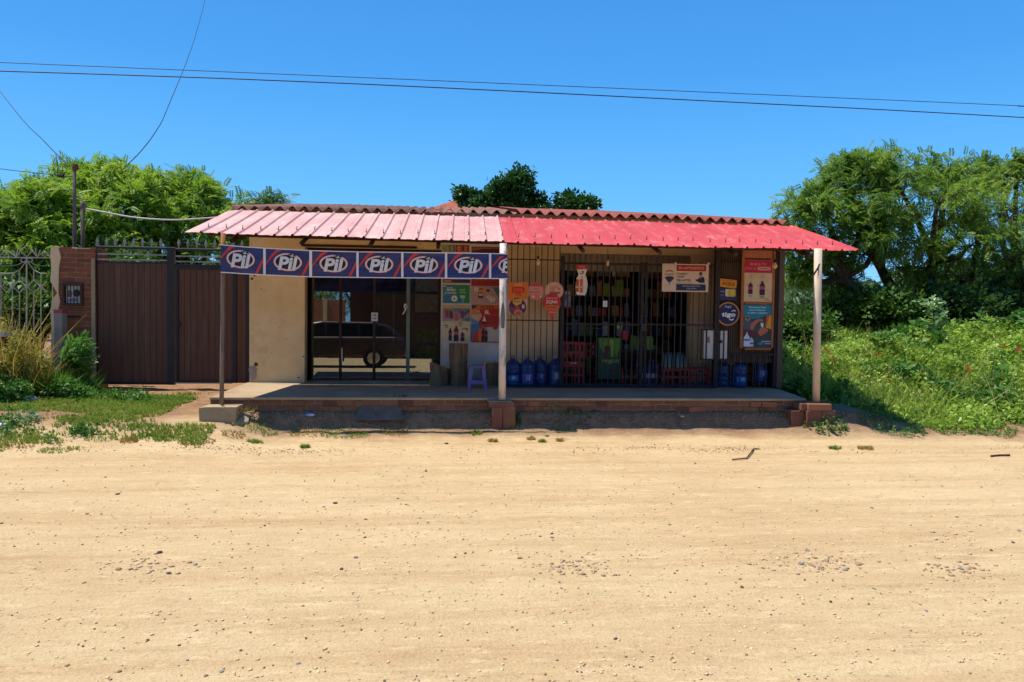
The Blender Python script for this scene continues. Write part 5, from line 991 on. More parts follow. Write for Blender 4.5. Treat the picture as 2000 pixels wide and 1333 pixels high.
# ornate fence
YF = 12.9; fe = empty('ornamental_fence', (PX(50, YF), YF, .4), 'pale wrought iron fence with diamonds, scrolls and zigzag crest', 'fence'); wi = mat('pale_wrought_iron', '#b5ad9e', '#968d7e', scale=6, rough=.6, metal=.1)
def F_(px, py): q = P(px, py, YF); return (q.x, YF, q.z)
b = MB(); ztp = 503
b.tube([F_(-160, 501), F_(98, 504)], .011, wi, 6)
b.build('top_rail', fe)
for k0 in (-104, -26, 52):
    b = MB()
    def d_(pts, r=.008): b.tube([F_(k0+x, y) for x, y in pts], r, wi, 5)
    d_([(0, 503), (0, 700)], .012)
    d_([(-12, 490), (0, 479.5), (12, 490), (0, 502), (-12, 490)], .009); d_([(-19, 501), (-12, 491)]); d_([(19, 501), (12, 491)])
    for sg_ in (-1, 1):
        d_([(sg_*20, 502), (sg_*17, 486)], .007); d_([(sg_*21, 502), (sg_*36, 490.5), (sg_*45, 502)], .008); d_([(sg_*21, 502), (sg_*27, 489)], .007)
        d_([(sg_*6+5.5*math.cos(a), 508.5+4*math.sin(a)) for a in np.linspace(0, 6.2, 12)], .007)
        d_([(sg_*2, 512), (sg_*14, 528), (sg_*26, 534), (sg_*39, 534.5)], .007)
        d_([(sg_*3, 510), (sg_*16, 517), (sg_*30, 520), (sg_*39, 519.5)], .005)
        for k in (14, 28):
            if k == 28: d_([(sg_*28, 534), (sg_*28, 690)], .008)
            else: d_([(sg_*14, 529), (sg_*14, 547), (sg_*(1), 560.5)], .009); d_([(sg_*14, 547), (sg_*27, 560.5)], .009); d_([(sg_*1, 560.5), (sg_*14, 572), (sg_*14, 690)], .009); d_([(sg_*27, 560.5), (sg_*14, 572)], .009)
        d_([(sg_*29, 560.5), (sg_*39, 550)], .009); d_([(sg_*29, 560.5), (sg_*39, 571)], .009)
    b.build('fence_panel', fe)
b = MB(); b.tube([F_(-160, 700), F_(98, 700)], .011, wi, 6); b.tube([F_(-160, 606), F_(40, 604)], .005, iron, 4); b.build('lower_rail', fe)
e = empty('brick_pier', (PX(-6, 12.0), 12.0, .38), 'low broken brick pier with whitish mortar at the left edge', 'pier'); b = MB(); x0, x1 = PX(-45, 12.0), PX(6, 12.0); b.box(x0, x1, 12.0, 12.4, .1, PZ(0, 660, 12.0), pbrick, .01); b.build('brickwork', e); b = MB(); b.box(x0, x1+.02, 11.97, 12.4, PZ(0, 659, 12.0), PZ(0, 650, 12.0), white_wall, .012); b.build('mortar_cap', e)
# utility posts and wires
gpole = mat('grey_timber', '#6b6358', '#4e473f', scale=8, rough=.9, bump=.5, stretch=(3, 3, .3))
e = empty('utility_post', (PX(145, 13.6), 13.6, .4), 'tall thin grey post carrying three wires behind the brick pillar', 'utility post')
b = MB(); b.tube([(PX(147, 13.6), 13.6, .3), P(146, 480, 13.6), P(145.5, 400, 13.6), P(145.5, 322, 13.6)], [.045, .036, .03, .028], gpole, 8); b.build('pole', e, smooth=True)
b = MB(); c = P(147, 327, 13.6); b.lathe([(.05, -.05), (.055, 0), (.045, .05)], c, mat('brown_insulator', '#6a3a24', rough=.5), 10); b.build('top_insulator', e); b = MB(); c = P(117, 343.5, 13.6); b.tube([P(113, 343, 13.6), P(124, 344, 13.6)], [.03, .034], iron, 8); b.tube([P(124, 344, 13.6), P(145, 345, 13.6)], .01, iron, 5); b.build('side_insulator', e)
e = empty('short_post', (PX(162, 13.2), 13.2, .4), 'shorter grey post behind the pillar holding a pale cable', 'post'); b = MB(); b.tube([(PX(162, 13.2), 13.2, .3), P(162, 470, 13.2), P(161, 393, 13.2)], [.04, .034, .032], gpole, 8); b.build('pole', e, smooth=True); b = MB(); c = P(162, 404, 13.2); b.lathe([(.045, -.04), (.05, 0), (.04, .05)], c, gpole, 8); b.build('insulator', e)
def wire(pts, r, label, m=iron, n=18, name='overhead_wire', grp=None):
    pts = [Vector(p) for p in pts]; out = []
    for i in range(n+1):                                   # Catmull-Rom through the points
        t = i/n*(len(pts)-1); k = min(int(t), len(pts)-2); u = t-k; p0, p1, p2, p3 = pts[max(k-1, 0)], pts[k], pts[k+1], pts[min(k+2, len(pts)-1)]
        out.append(.5*((2*p1)+(p2-p0)*u+(2*p0-5*p1+4*p2-p3)*u*u+(3*p1-p0-3*p2+p3)*u**3))
    b = MB(); b.tube(out, r, m, 5); b.build(name, label=label, category='wire', group=grp)
wire([P(135, 326, 13.6), P(85, 275, 17), P(20, 205, 23), P(-90, 60, 40)], .010, 'dark wire rising from the tall post to the upper left')
wire([P(112, 342, 13.6), P(113, 322, 13.55), P(109, 302, 13)], .006, 'short drop wire hanging down to the side insulator')
wire([P(113, 343, 13.6), P(60, 337, 13.4), P(0, 330, 13.2), P(-200, 300, 12.5)], .006, 'dark wire leaving the side insulator to the left')
wire([P(245, 326, 16), P(275, 296, 17), P(305, 256, 18), P(330, 205, 21), P(385, 60, 30), P(430, -120, 40)], .010, 'dark wire curving up from the treetop left of the shop')
wire([P(163, 407, 13.2), P(200, 414, 13.1), P(260, 425, 12.8), P(330, 430, 12.6), P(385, 428, 12.4), P(440, 424, 12.2)], .014, 'pale sagging cable from the short post to the awning', mat('pale_cable', '#b5aea4', rough=.6))
wire([P(-300, 130, 30), P(600, 160, 31), P(1530, 205, 32), P(1765, 217, 32.5), P(2000, 230, 33), P(2300, 246, 34)], .022, 'thick dark cable crossing the sky at the upper right')
wire([P(-300, 110, 32), P(900, 160, 33), P(1945, 205, 34), P(2000, 208.5, 34.2), P(2300, 222, 35)], .015, 'thin dark cable above the thick one at the far upper right')
# red hip roof of a house beyond
Yh = 24; tilem = mat('clay_tile', '#a85a3c', '#8f4a32', scale=4, rough=.85, bump=.5, bscale=10)
e = empty('neighbour_house', (PX(905, Yh), Yh+2, .4), 'house behind the shop showing only its reddish hipped roof peak', 'house')
zr, zb = PZ(900, 389, Yh+2), PZ(900, 440, Yh); c = PX(896, Yh+2); b = MB()
b.raw([(c-2.4, Yh, zb), (c+3.6, Yh, zb), (c+3.6, Yh+4.5, zb), (c-2.4, Yh+4.5, zb), (c-.15, Yh+2.2, zr), (c+.9, Yh+2.2, zr-.02)], [(0, 1, 5, 4), (1, 2, 5), (2, 3, 4, 5), (3, 0, 4), (3, 2, 1, 0)], tilem); b.build('roof', e)
b = MB(); b.box(c-2.1, c+3.3, Yh+.3, Yh+4.2, .3, zb-.01, plaster); b.build('wall', e)
# ================================================================== TREES
L_bright = leafmat('bright_leaf', '#55801f', '#9cb83c', '#bcc858', cs=.9, transl=.45); L_mid = leafmat('mid_leaf', '#31521b', '#6d8f30', '#93a548', cs=.8); L_dark = leafmat('dark_glossy_leaf', '#20401a', '#3f6a2a', '#7d9a48', rough=.35, transl=.25, cs=1.2)
def blobs(lst, Y): # px, py, rx_px, rz_px, dY, ry
    out = []
    for px, py, rx, rz, dy, ry in lst:
        py += 8
        c = P(px, py, Y+dy); k = (Y+dy)/FPX; out.append((c.x, c.y, c.z, rx*k, ry, rz*k))
    return out
tree('acacia_tree', 'tall feathery green tree behind the two grey posts, highest on the left', (PX(205, 19), 19, .4), [(-.8, 0, 2.0), (.9, .3, 2.2), (.1, -.4, 2.4)],
     blobs([(150, 375, 45, 38, 0, 1.0), (205, 365, 50, 34, .5, 1.1), (250, 400, 55, 45, -.5, 1.2), (165, 430, 60, 40, -.3, 1.2), (230, 450, 60, 45, -.8, 1.2), (150, 345, 26, 20, .4, .6), (185, 340, 22, 16, 1, .5), (240, 345, 26, 18, .3, .6), (270, 365, 24, 18, 0, .6), (175, 480, 70, 45, -.6, 1.3), (250, 500, 70, 45, -.5, 1.2), (205, 560, 90, 50, -.3, 1.2)], 19), L_bright, sub=18, per=28, cr=.20)
tree('acacia_tree', 'broad bright green tree just left of the awning', (PX(370, 20), 20, .4), [(-.8, 0, 2.0), (.9, .3, 2.3), (.1, -.4, 2.2)],
     blobs([(310, 395, 45, 35, 0, 1.1), (345, 385, 40, 30, .4, 1.0), (385, 400, 45, 32, 0, 1.1), (430, 425, 40, 28, .3, 1.0), (330, 440, 55, 40, -.6, 1.2), (400, 450, 60, 40, -.5, 1.2), (303, 352, 20, 14, 0, .5), (372, 352, 22, 15, .6, .5), (395, 368, 20, 14, .2, .5), (350, 500, 80, 45, -.4, 1.2), (440, 490, 60, 45, 0, 1.2), (400, 560, 90, 50, -.3, 1.2), (470, 440, 30, 30, .8, .8)], 20), L_bright, sub=18, per=28, cr=.20)
tree('acacia_tree', 'low wide green tree at the left edge behind the iron fence', (PX(55, 17.5), 17.5, .4), [(-.7, 0, 1.5), (.6, .3, 1.7), (0, -.4, 1.8)],
     blobs([(45, 415, 45, 32, 0, 1.0), (95, 405, 45, 34, .3, 1.1), (120, 440, 50, 40, -.3, 1.1), (60, 455, 60, 40, -.6, 1.2), (10, 440, 45, 34, -.2, 1.1), (-40, 450, 55, 40, 0, 1.1), (95, 500, 70, 45, -.4, 1.2), (25, 510, 70, 45, -.5, 1.2), (-50, 510, 60, 50, -.2, 1.2), (60, 565, 90, 45, -.2, 1.1), (95, 375, 24, 18, 0, .6), (45, 388, 20, 12, .2, .5)], 17.5), L_bright, sub=18, per=28, cr=.19)
tree('acacia_tree', 'darker distant tree at the far left edge', (PX(-10, 30), 30, .4), [(0, 0, 3)], blobs([(20, 408, 28, 14, 0, 1.2), (-20, 415, 40, 22, 0, 1.6), (10, 440, 40, 30, 0, 1.6)], 30), L_mid, sub=14, per=12, cr=.4)
tree('slender_tree', 'small treetop rising just over the roof at its left end', (PX(525, 21), 21, .4), [(0, 0, 3.0)], blobs([(525, 388, 20, 12, 0, .5), (505, 384, 8, 7, 0, .3), (543, 386, 9, 6, 0, .3), (520, 415, 20, 20, 0, .5)], 21), L_mid, sub=10, per=9, cr=.17, trunk_r=.08, size=.85)
tree('mango_tree', 'dark glossy tree with a tall tuft rising behind the middle of the roof', (PX(1000, 20), 20, .4), [(-.4, 0, 3.0), (.3, .1, 3.2)],
     blobs([(1010, 352, 24, 22, 0, .6), (985, 358, 18, 12, 0, .5), (1015, 335, 20, 12, 0, .45), (1003, 378, 32, 16, 0, .7), (970, 385, 34, 14, .2, .7), (930, 386, 20, 13, 0, .5), (913, 374, 11, 7, 0, .3), (1045, 396, 26, 12, .1, .6), (990, 410, 70, 18, .2, .8)], 20), L_dark, tmpl=CLUS2, sub=15, per=13, cr=.15, size=.95, trunk_r=.1, drop=.6)
tree('mango_tree', 'small round dark treetop right of the tall tuft behind the roof', (PX(1118, 20), 20, .4), [(0, 0, 3.0)],
     blobs([(1105, 388, 22, 14, 0, .5), (1130, 390, 20, 12, 0, .5), (1118, 402, 30, 12, 0, .6), (1147, 394, 9, 6, 0, .3)], 20), L_dark, tmpl=CLUS2, sub=16, per=13, cr=.15, size=.9, trunk_r=.08, drop=.6)
rt = [(1560, 400, 40, 24, 0, 1.1), (1610, 380, 50, 34, 0, 1.3), (1650, 345, 42, 26, .3, 1.1), (1640, 318, 16, 10, .3, .5), (1700, 335, 45, 26, 0, 1.1), (1705, 312, 14, 14, 0, .4), (1750, 345, 50, 28, .4, 1.2), (1690, 395, 60, 40, -.8, 1.4), (1760, 400, 65, 40, -1.0, 1.4), (1620, 430, 55, 30, -.3, 1.2), (1570, 440, 40, 26, 0, 1.0),
      (1830, 390, 60, 42, -.8, 1.4), (1855, 330, 36, 20, .4, .9), (1850, 355, 50, 30, 0, 1.1), (1900, 350, 42, 24, .4, 1.0), (1960, 345, 45, 26, .2, 1.1), (1985, 325, 24, 14, 0, .7), (1900, 410, 65, 42, -.8, 1.4), (1970, 420, 65, 45, -.8, 1.4), (2030, 380, 60, 45, 0, 1.4), (2060, 450, 60, 50, 0, 1.4),
      (1720, 460, 60, 34, -.8, 1.3), (1800, 465, 70, 36, -1.0, 1.3), (1890, 475, 70, 40, -1.0, 1.3), (1980, 500, 70, 45, -.8, 1.3), (1650, 490, 46, 28, 0, 1.0), (1580, 500, 32, 24, .2, .8), (1640, 550, 30, 18, .4, .6), (1560, 530, 24, 20, .4, .7), (1770, 530, 45, 26, .3, .9), (1880, 540, 60, 34, 0, 1.2), (1960, 560, 60, 34, 0, 1.2)]
tree('algarrobo_tree', 'large spreading dark green tree with several leaning trunks at the right', (PX(1790, 18.5), 18.5, .6), [(-2.2, -.3, 2.1), (-.9, .2, 2.4), (.3, -.2, 2.6), (1.7, .3, 2.2), (2.6, -.1, 2.3)], blobs(rt, 18.5), leafmat('algarrobo_leaf', '#3c601f', '#86a63c', '#b4c058', cs=.7, transl=.45), sub=11, per=30, cr=.20, trunk_r=.19)
tree('algarrobo_tree', 'second tree reaching in from beyond the right edge', (PX(2190, 19.5), 19.5, .6), [(-1.5, 0, 2.2), (.5, .2, 2.6)], blobs([(2100, 370, 60, 40, 0, 1.4), (2170, 350, 60, 40, 0, 1.4), (2130, 430, 70, 45, 0, 1.4), (2230, 420, 70, 50, 0, 1.4), (2110, 510, 60, 40, 0, 1.3), (2050, 520, 50, 40, 0, 1.2)], 19.5), L_mid, sub=14, per=14, cr=.28)
tree('distant_tree', 'hazy tree between the shop corner and the round post', (PX(1545, 34), 34, .5), [(0, 0, 2)], blobs([(1545, 585, 38, 22, 0, 1.5), (1600, 600, 50, 18, 0, 1.5), (1535, 605, 30, 20, 0, 1.4)], 34), leafmat('distant_leaf', '#3c5a34', '#6f8f58', cs=.5), sub=16, per=12, cr=.42, size=1.4)
# understory bushes
bushm = leafmat('shrub_leaf', '#2a4a1a', '#5f7f2e', '#8b9a48', cs=1.5); tl = CLUS2
def bush(px, py, rx, rz, Y, label, m=bushm, tmpl=CLUS2, sub=24, name='bush', size=1.0, ry=1.0, per=12):
    c = P(px, py, Y); k = Y/FPX; tree(name, label, (c.x, Y, G(c.x, Y)), [(0, 0, .4)], [(c.x+random.uniform(-.5, .5)*rx*k, Y+random.uniform(-.4, .4), c.z+random.uniform(-.3, .3)*rz*k, rx*k*.75, ry, rz*k*.85) for _ in range(3)], m, tmpl=tmpl, sub=sub, per=per, cr=.22, size=size, cat='bush', trunk_r=.05)
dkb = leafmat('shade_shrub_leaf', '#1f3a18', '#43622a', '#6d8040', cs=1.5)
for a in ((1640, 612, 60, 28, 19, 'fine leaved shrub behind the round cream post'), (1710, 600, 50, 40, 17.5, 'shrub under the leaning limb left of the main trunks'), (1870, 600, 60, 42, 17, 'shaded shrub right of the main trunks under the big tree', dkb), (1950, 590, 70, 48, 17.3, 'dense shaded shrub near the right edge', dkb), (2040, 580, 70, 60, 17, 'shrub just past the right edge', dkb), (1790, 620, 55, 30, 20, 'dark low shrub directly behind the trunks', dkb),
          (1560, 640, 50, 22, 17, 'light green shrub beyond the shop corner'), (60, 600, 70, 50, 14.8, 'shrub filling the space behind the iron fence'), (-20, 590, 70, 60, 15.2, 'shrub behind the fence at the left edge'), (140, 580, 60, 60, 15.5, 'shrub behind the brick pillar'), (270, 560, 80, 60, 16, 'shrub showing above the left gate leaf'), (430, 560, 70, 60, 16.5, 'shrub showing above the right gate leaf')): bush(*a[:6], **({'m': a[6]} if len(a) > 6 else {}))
# vine with pale leaves climbing beside the trunk
vx, vY = PX(1822, 14.5), 14.5; e = empty('climbing_vine', (vx, vY, .5), 'upright vine with large pale leaves at the foot of the dark shrubs', 'vine'); n = 95; zz = np.linspace(P(1822, 690, vY).z, P(1822, 583, vY).z, n); pp = np.stack([vx+.10*np.sin(zz*5)+RS.normal(size=n)*.09, vY+RS.normal(size=n)*.09, zz], 1)
scatter('foliage', leafcluster(3, .13, 9)[0], leafcluster(3, .13, 9)[1], pp, rots(n, None), RS.uniform(.7, 1.2, n), leafmat('pale_vine_leaf', '#5f8a48', '#93b070', rough=.35), parent=e)
b = MB(); b.tube([(vx, vY, .4), (vx+.05, vY, 1.0), (vx, vY, zz[-1])], .012, bark, 5); b.build('stem', e)
# distant woodland so that no bare horizon shows
n = 5200; ang = RS.uniform(-1.25, 1.25, n); rad = RS.uniform(48, 62, n); hh = RS.uniform(0, 1, n)**.8*(4.2+1.3*np.sin(ang*9)+.8*np.sin(ang*23)); pos = np.stack([np.sin(ang)*rad, np.cos(ang)*rad, .4+hh], 1)
scatter('woodland', leafcluster(9, .75, 3)[0], leafcluster(9, .75, 3)[1], pos, rots(n, None), RS.uniform(.8, 1.6, n), leafmat('far_leaf', '#3b5a30', '#68874c', cs=.15), kind='stuff', label='far belt of trees behind the yard', category='woodland')
# ================================================================== GROUND PLANTS
def plants(name, tmpl, pos, m, scl, rot, **kw): return scatter(name, tmpl[0], tmpl[1], pos, rot, scl, m, **kw)
def smooth(t): t = np.clip(t, 0, 1); return t*t*(3-2*t)
# right: dense leafy cover swelling away from the road
def yedge(x): return 10.35+.55*smooth((7.6-x)/1.4)+.22*np.sin(x*2.3)+.15*np.sin(x*5.1+1)-.5*smooth((x-8.5)/4)
def vh(x, y):
    d = .12*smooth((y-yedge(x))/.5)+.88*smooth((y-yedge(x)-.2)/2.8); base = .42+.12*smooth((x-6.5)/3)+.55*smooth((x-9.0)/2.8)-.12*smooth((y-14)/4)
    return np.maximum(.03, d*(base+.34*wob(x, y, 1.5, 4)+.24*np.maximum(0, wob(x, y, 4.2, 6))+.12*wob(x, y, 9, 2)))
L_vine = leafmat('vine_leaf', '#63882a', '#aec650', '#d2d878', rough=.45, cs=2.0, transl=.4); L_grass = leafmat('grass_blade', '#5c8426', '#98a83e', '#c2b25c', rough=.5, cs=1.6, transl=.4); L_dry = leafmat('dry_stem', '#8a7a34', '#c0a24e', '#d6bd74', rough=.6, cs=2.0); L_under = leafmat('undergrowth_leaf', '#2f5a1e', '#5d8a30', '#8fa044', cs=1.8, transl=.35)
def area(n, x0, x1, y0, y1, keep): 
    x = RS.uniform(x0, x1, n); y = RS.uniform(y0, y1, n); k = keep(x, y); return x[k], y[k]
def keepR(x, y):
    inside = (y > yedge(x)+RS.uniform(-.05, .25, len(x))) & (RS.uniform(0, 1, len(x)) < np.clip(14/y, .2, 1)**1.5) & (x < .78*y+2.0)
    porch = (x < 5.7+(12.3-np.minimum(y, 12.3))*-.0+.15)
    return inside & ~(porch & (y < 18.3)) & ~((x < 6.15) & (y < 10.7))
x, y = area(62000, 5.6, 19, 10.2, 20, keepR); z = gh(x, y)+vh(x, y)*(1-RS.uniform(0, 1, len(x))**2.2*.75)+.015
pos = np.stack([x, y, z], 1); grassy = (wob(x, y, 1.1, 8) > .18) & (RS.uniform(0, 1, len(x)) > .4)
plants('weed_cover', leafcluster(5, .075, 2), pos[~grassy], L_vine, RS.uniform(.5, 1.5, (~grassy).sum()), rots((~grassy).sum(), None), kind='stuff', label='dense bright green creeper and weeds over the bank right of the shop', category='weeds')
x2, y2 = area(30000, 5.6, 19, 10.2, 19, keepR); k = wob(x2, y2, 1.1, 8) > .0; x2, y2 = x2[k], y2[k]; z2 = gh(x2, y2)+vh(x2, y2)*RS.uniform(.3, .85, len(x2))
plants('tall_grass', BLADE, np.stack([x2, y2, z2-.05], 1), L_grass, RS.uniform(.22, .55, len(x2)), upright(len(x2), .5), kind='stuff', label='yellow-green grass blades mixed through the weeds on the right', category='grass')
x3, y3 = area(9000, 5.6, 15, 9.6, 12, lambda x, y: (y > yedge(x)-.35) & (y < yedge(x)+.5) & ~((x < 6.15) & (y < 10.7)) & (wob(x, y, 3, 2) > -.25))
plants('low_clover', leafcluster(4, .035, 4), np.stack([x3, y3, gh(x3, y3)+.015], 1), L_under, RS.uniform(.7, 1.3, len(x3)), rots(len(x3), None), kind='stuff', label='low clover fringe where the weeds meet the road', category='ground cover')
n = 900; xs4, ys4 = area(n*4, 5.9, 16, 10.8, 18, keepR); xs4, ys4 = xs4[:n], ys4[:n]
plants('seed_stalks', STEM, np.stack([xs4, ys4, gh(xs4, ys4)+vh(xs4, ys4)*.4], 1), leafmat('straw_stalk', '#8c8440', '#c8b878', '#a87a48', transl=.3), RS.uniform(.4, .85, len(xs4)), upright(len(xs4), .35), kind='stuff', label='pale seeding stalks rising above the weeds on the right', category='weeds')
xs5, ys5 = area(14000, 5.6, 18, 10.6, 18, keepR); kk = wob(xs5, ys5, 2.2, 30) > .35; xs5, ys5 = xs5[kk], ys5[kk]
plants('large_leaf_weeds', leafcluster(5, .13, 22), np.stack([xs5, ys5, gh(xs5, ys5)+vh(xs5, ys5)+RS.uniform(-.05, .12, len(xs5))], 1), L_under, RS.uniform(.6, 1.2, len(xs5)), rots(len(xs5), None), kind='stuff', label='darker large leaved weeds standing in clumps on the right bank', category='weeds')
fl_m = flat('#d8622a', .5); pts = []
for px, py, Y in ((1612, 682, 13.2), (1618, 690, 13.0), (1625, 700, 12.8), (1888, 718, 12), (1892, 722, 12), (1985, 684, 12.4), (1990, 681, 12.4), (1716, 690, 13), (1960, 676, 13)):
    c = P(px, py, Y-.3); b = MB(); r = .035
    for i in range(5): a = i*1.257; b.poly([(c.x, c.y, c.z), (c.x+r*math.cos(a-.4), c.y-.01, c.z+r*math.sin(a-.4)), (c.x+r*1.5*math.cos(a), c.y-.02, c.z+r*1.5*math.sin(a)), (c.x+r*math.cos(a+.4), c.y-.01, c.z+r*math.sin(a+.4))], fl_m)
    b.build('orange_flower', label='small orange blossom among the weeds on the right', category='flower', group='orange blossoms in the weeds')
def gpt(px, py, it=6):                                     # where a pixel's view line meets the ground
    Y = 9.0
    for _ in range(60):
        p = P(px, py, Y); g = G(p.x, Y)
        if p.z <= g: break
        Y += .05
    return Vector((p.x, Y, g))
# left: trampled grass in patches
def maskL(x, y): 
    m = .34+.9*wob(x, y*1.5, 1.35, 3)+.5*wob(x, y*1.6, 3.7, 7)+.35*smooth((-x-4.5)/3)+.35*np.clip((11.0-y)/1.5, -.6, .4)-.8*smooth((y-12.0)/.4)*(x > -6)-smooth((9.45-y)/.35)*.9-.35*smooth((x+4.3)/1.0)
    return m
x4, y4 = area(80000, -13, -2.9, 8.95, 12.5, lambda x, y: (maskL(x, y) > RS.uniform(-.15, .4, len(x))) & ~((x > -3.7) & (y > 9.75)))
plants('short_grass', TUFT, np.stack([x4, y4, gh(x4, y4)], 1), L_grass, RS.uniform(.018, .055, len(x4)), upright(len(x4), .35), kind='stuff', label='patchy trampled grass in front of the gate', category='grass')
x5, y5 = area(9000, -13, -4.2, 9.2, 12.3, lambda x, y: (wob(x, y, 2.6, 9) > .30-.12*np.clip(-x-5, 0, 4)) & (maskL(x, y) > 0))
plants('broad_weeds', leafcluster(5, .05, 7), np.stack([x5, y5, gh(x5, y5)+RS.uniform(.01, .12, len(x5))], 1), L_under, RS.uniform(.7, 1.2, len(x5)), rots(len(x5), None), kind='stuff', label='broad leaved weeds dotted through the left grass', category='weeds')
# tufts one can count along the verge
def tuft(px, py, r, h, n, m, label, tmpl=TUFT, name='grass_tuft', grp='small grass tufts on the sandy verge', lean=.7):
    c = gpt(px, py); a = RS.uniform(0, 6.28, n); q = r*np.sqrt(RS.uniform(0, 1, n)); xx, yy = c.x+q*np.cos(a), c.y+q*np.sin(a)*.7
    rot = upright(n, lean) if tmpl in (BLADE, TUFT) else rots(n, None); zz = gh(xx, yy) if tmpl in (BLADE, TUFT) else gh(xx, yy)+RS.uniform(0, h, n)
    plants(name, tmpl, np.stack([xx, yy, zz], 1), m, RS.uniform(.6, 1.2, n)*(h*.6 if tmpl is TUFT else h if tmpl is BLADE else 1), rot, label=label, category='plant', group=grp)
for i, (px, py, r) in enumerate(((1037, 860, .05), (1059, 865, .05), (1094, 863, .05), (498, 866, .09), (252, 862, .10), (595, 876, .06), (385, 866, .22), (513, 845, .2), (600, 849, .22), (660, 850, .25), (770, 848, .2), (702, 852, .15), (962, 864, .06), (930, 850, .08), (1690, 910, .10), (1630, 905, .07), (320, 850, .15), (110, 880, .2), (30, 870, .25), (200, 858, .2), (455, 850, .15))):
    tuft(px, py, r, .07 if r < .12 else .05, int(20+r*420), L_grass if i % 2 else L_dry, 'small tuft of grass on the bare sand near the road')
tuft(445, 822, .13, .16, 60, L_under, 'leafy green weed at the corner of the left footing slab', leafcluster(4, .045, 3), 'leafy_weed', None)
tuft(780, 800, .13, .18, 50, L_under, 'dark weed growing on the bank beside the ramp slab', leafcluster(4, .04, 8), 'leafy_weed', None)
tuft(1000, 826, .12, .08, 40, L_under, 'flat weed at the foot of the middle footing', leafcluster(4, .045, 6), 'leafy_weed', None)
tuft(1105, 812, .4, .08, 90, L_under, 'low weeds on the shaded bank right of the middle footing', leafcluster(4, .035, 6), 'leafy_weed', None)
tuft(1612, 832, .3, .10, 160, L_under, 'weeds at the base of the stepped right footing', leafcluster(4, .04, 6), 'leafy_weed', None)
tuft(480, 812, .14, .16, 70, L_dry, 'dry grass tuft on the broken slab right of the left footing', BLADE, 'grass_tuft', None)
tuft(500, 838, .3, .09, 260, L_grass, 'strip of bright grass at the corner of the shadow', BLADE, 'grass_tuft', None, .9)
tuft(1740, 832, .5, .10, 260, L_under, 'green weeds at the tip of the awning shadow', leafcluster(4, .035, 9), 'leafy_weed', None)
tuft(1800, 838, .35, .12, 60, L_dry, 'thin dry sprigs on the sandy edge at the right', BLADE, 'grass_tuft', None, .6)
tuft(40, 822, .25, .08, 70, leafmat('bluish_weed_leaf', '#3f6a3c', '#6f9460', rough=.5), 'bluish green weed clump low at the left edge', leafcluster(4, .05, 9), 'leafy_weed', None)
tuft(160, 850, .16, .07, 50, L_under, 'dark green rosette in the middle of the left grass', leafcluster(4, .05, 9), 'leafy_weed', None)
# weeds in front of the fence and pillar
def clump(px0, px1, Y0, Y1, h0, h1, n, tmpl, m, scl, name, label, lean=.35, cat='weeds'):
    y = RS.uniform(Y0, Y1, n); u = RS.beta(1.3, 1.3, n); xx = np.array([PX(px0+(px1-px0)*a, c) for a, c in zip(u, y)]); hgt = (h0+(h1-h0)*np.sin(math.pi*u)**.7)*np.clip(.85+.55*wob(xx, y, 5, 3)+.2*wob(xx, y, 13, 5), .25, 1.5); z = gh(xx, y)+(hgt*RS.uniform(0, 1, n)**.8 if tmpl not in (BLADE, STEM) else 0)
    if tmpl in (BLADE, STEM): scl = hgt*RS.uniform(.6, 1.15, n)
    else: scl = RS.uniform(.7, 1.3, n)*scl
    plants(name, tmpl, np.stack([xx, y, z], 1), m, scl, upright(n, lean) if tmpl in (BLADE, STEM) else rots(n, None), kind='stuff', label=label, category=cat)
clump(-90, 100, 11.4, 12.5, .45, 1.15, 900, STEM, L_dry, 1, 'dry_weeds', 'tall yellowing dry weeds in front of the iron fence', .32)
clump(-90, 105, 11.4, 12.5, .35, .85, 3600, leafcluster(5, .045, 12), leafmat('yellowing_leaf', '#6f7a2c', '#b0a044', '#c9a24a', cs=2.2, transl=.4), 1, 'yellow_weeds', 'yellow-green leafy weeds tangled with the dry stems by the fence')
clump(-100, 60, 11.0, 11.8, .25, .5, 1500, leafcluster(5, .05, 12), L_under, 1, 'green_weeds', 'green weeds at the foot of the dry weeds, left edge')
clump(60, 188, 11.5, 12.3, .22, .42, 1600, BLADE, leafmat('fresh_grass', '#4c8a22', '#8abf3c', transl=.45), 1, 'lush_grass', 'lush bright grass clump at the foot of the brick pillar', .55, 'grass')
clump(75, 185, 11.3, 12.2, .10, .3, 900, leafcluster(5, .045, 14), L_under, 1, 'green_weeds', 'leafy green weeds around the pillar foot')
c = P(135, 720, 12.1); e = empty('fern_like_shrub', (c.x, 12.1, G(c.x, 12.1)), 'feathery green shrub leaning across the brick pillar', 'shrub'); b = MB(); pp, dd = [], []
for tx, ty, k in ((158, 663, 9), (168, 678, 7), (165, 695, 8), (150, 690, 6), (160, 712, 7), (128, 700, 6), (140, 672, 6)):
    t_ = P(tx, ty, 11.95+random.uniform(-.1, .15)); s0 = Vector((c.x-.15, 12.1, G(c.x, 12.1))); m_ = s0.lerp(t_, .55)+Vector((-.05, 0, .14)); b.tube([s0, m_, t_], [.010, .007, .003], bark, 4, False)
    for i in range(k*2): u = .45+.6*i/(k*2); q = s0.lerp(m_, min(1, u*2)) if u < .5 else m_.lerp(t_, min(1.05, u*2-1)); pp.append(q); dd.append((t_-m_).normalized()+Vector(RS.normal(size=3))*.3)
scatter('foliage', PIN[0], PIN[1], np.array([tuple(q) for q in pp]), rots(len(pp), np.array([tuple(q) for q in dd]), .3), RS.uniform(.5, .85, len(pp)), leafmat('feather_leaf', '#3c7a2c', '#7fb04a', transl=.4), parent=e); b.build('stem', e)
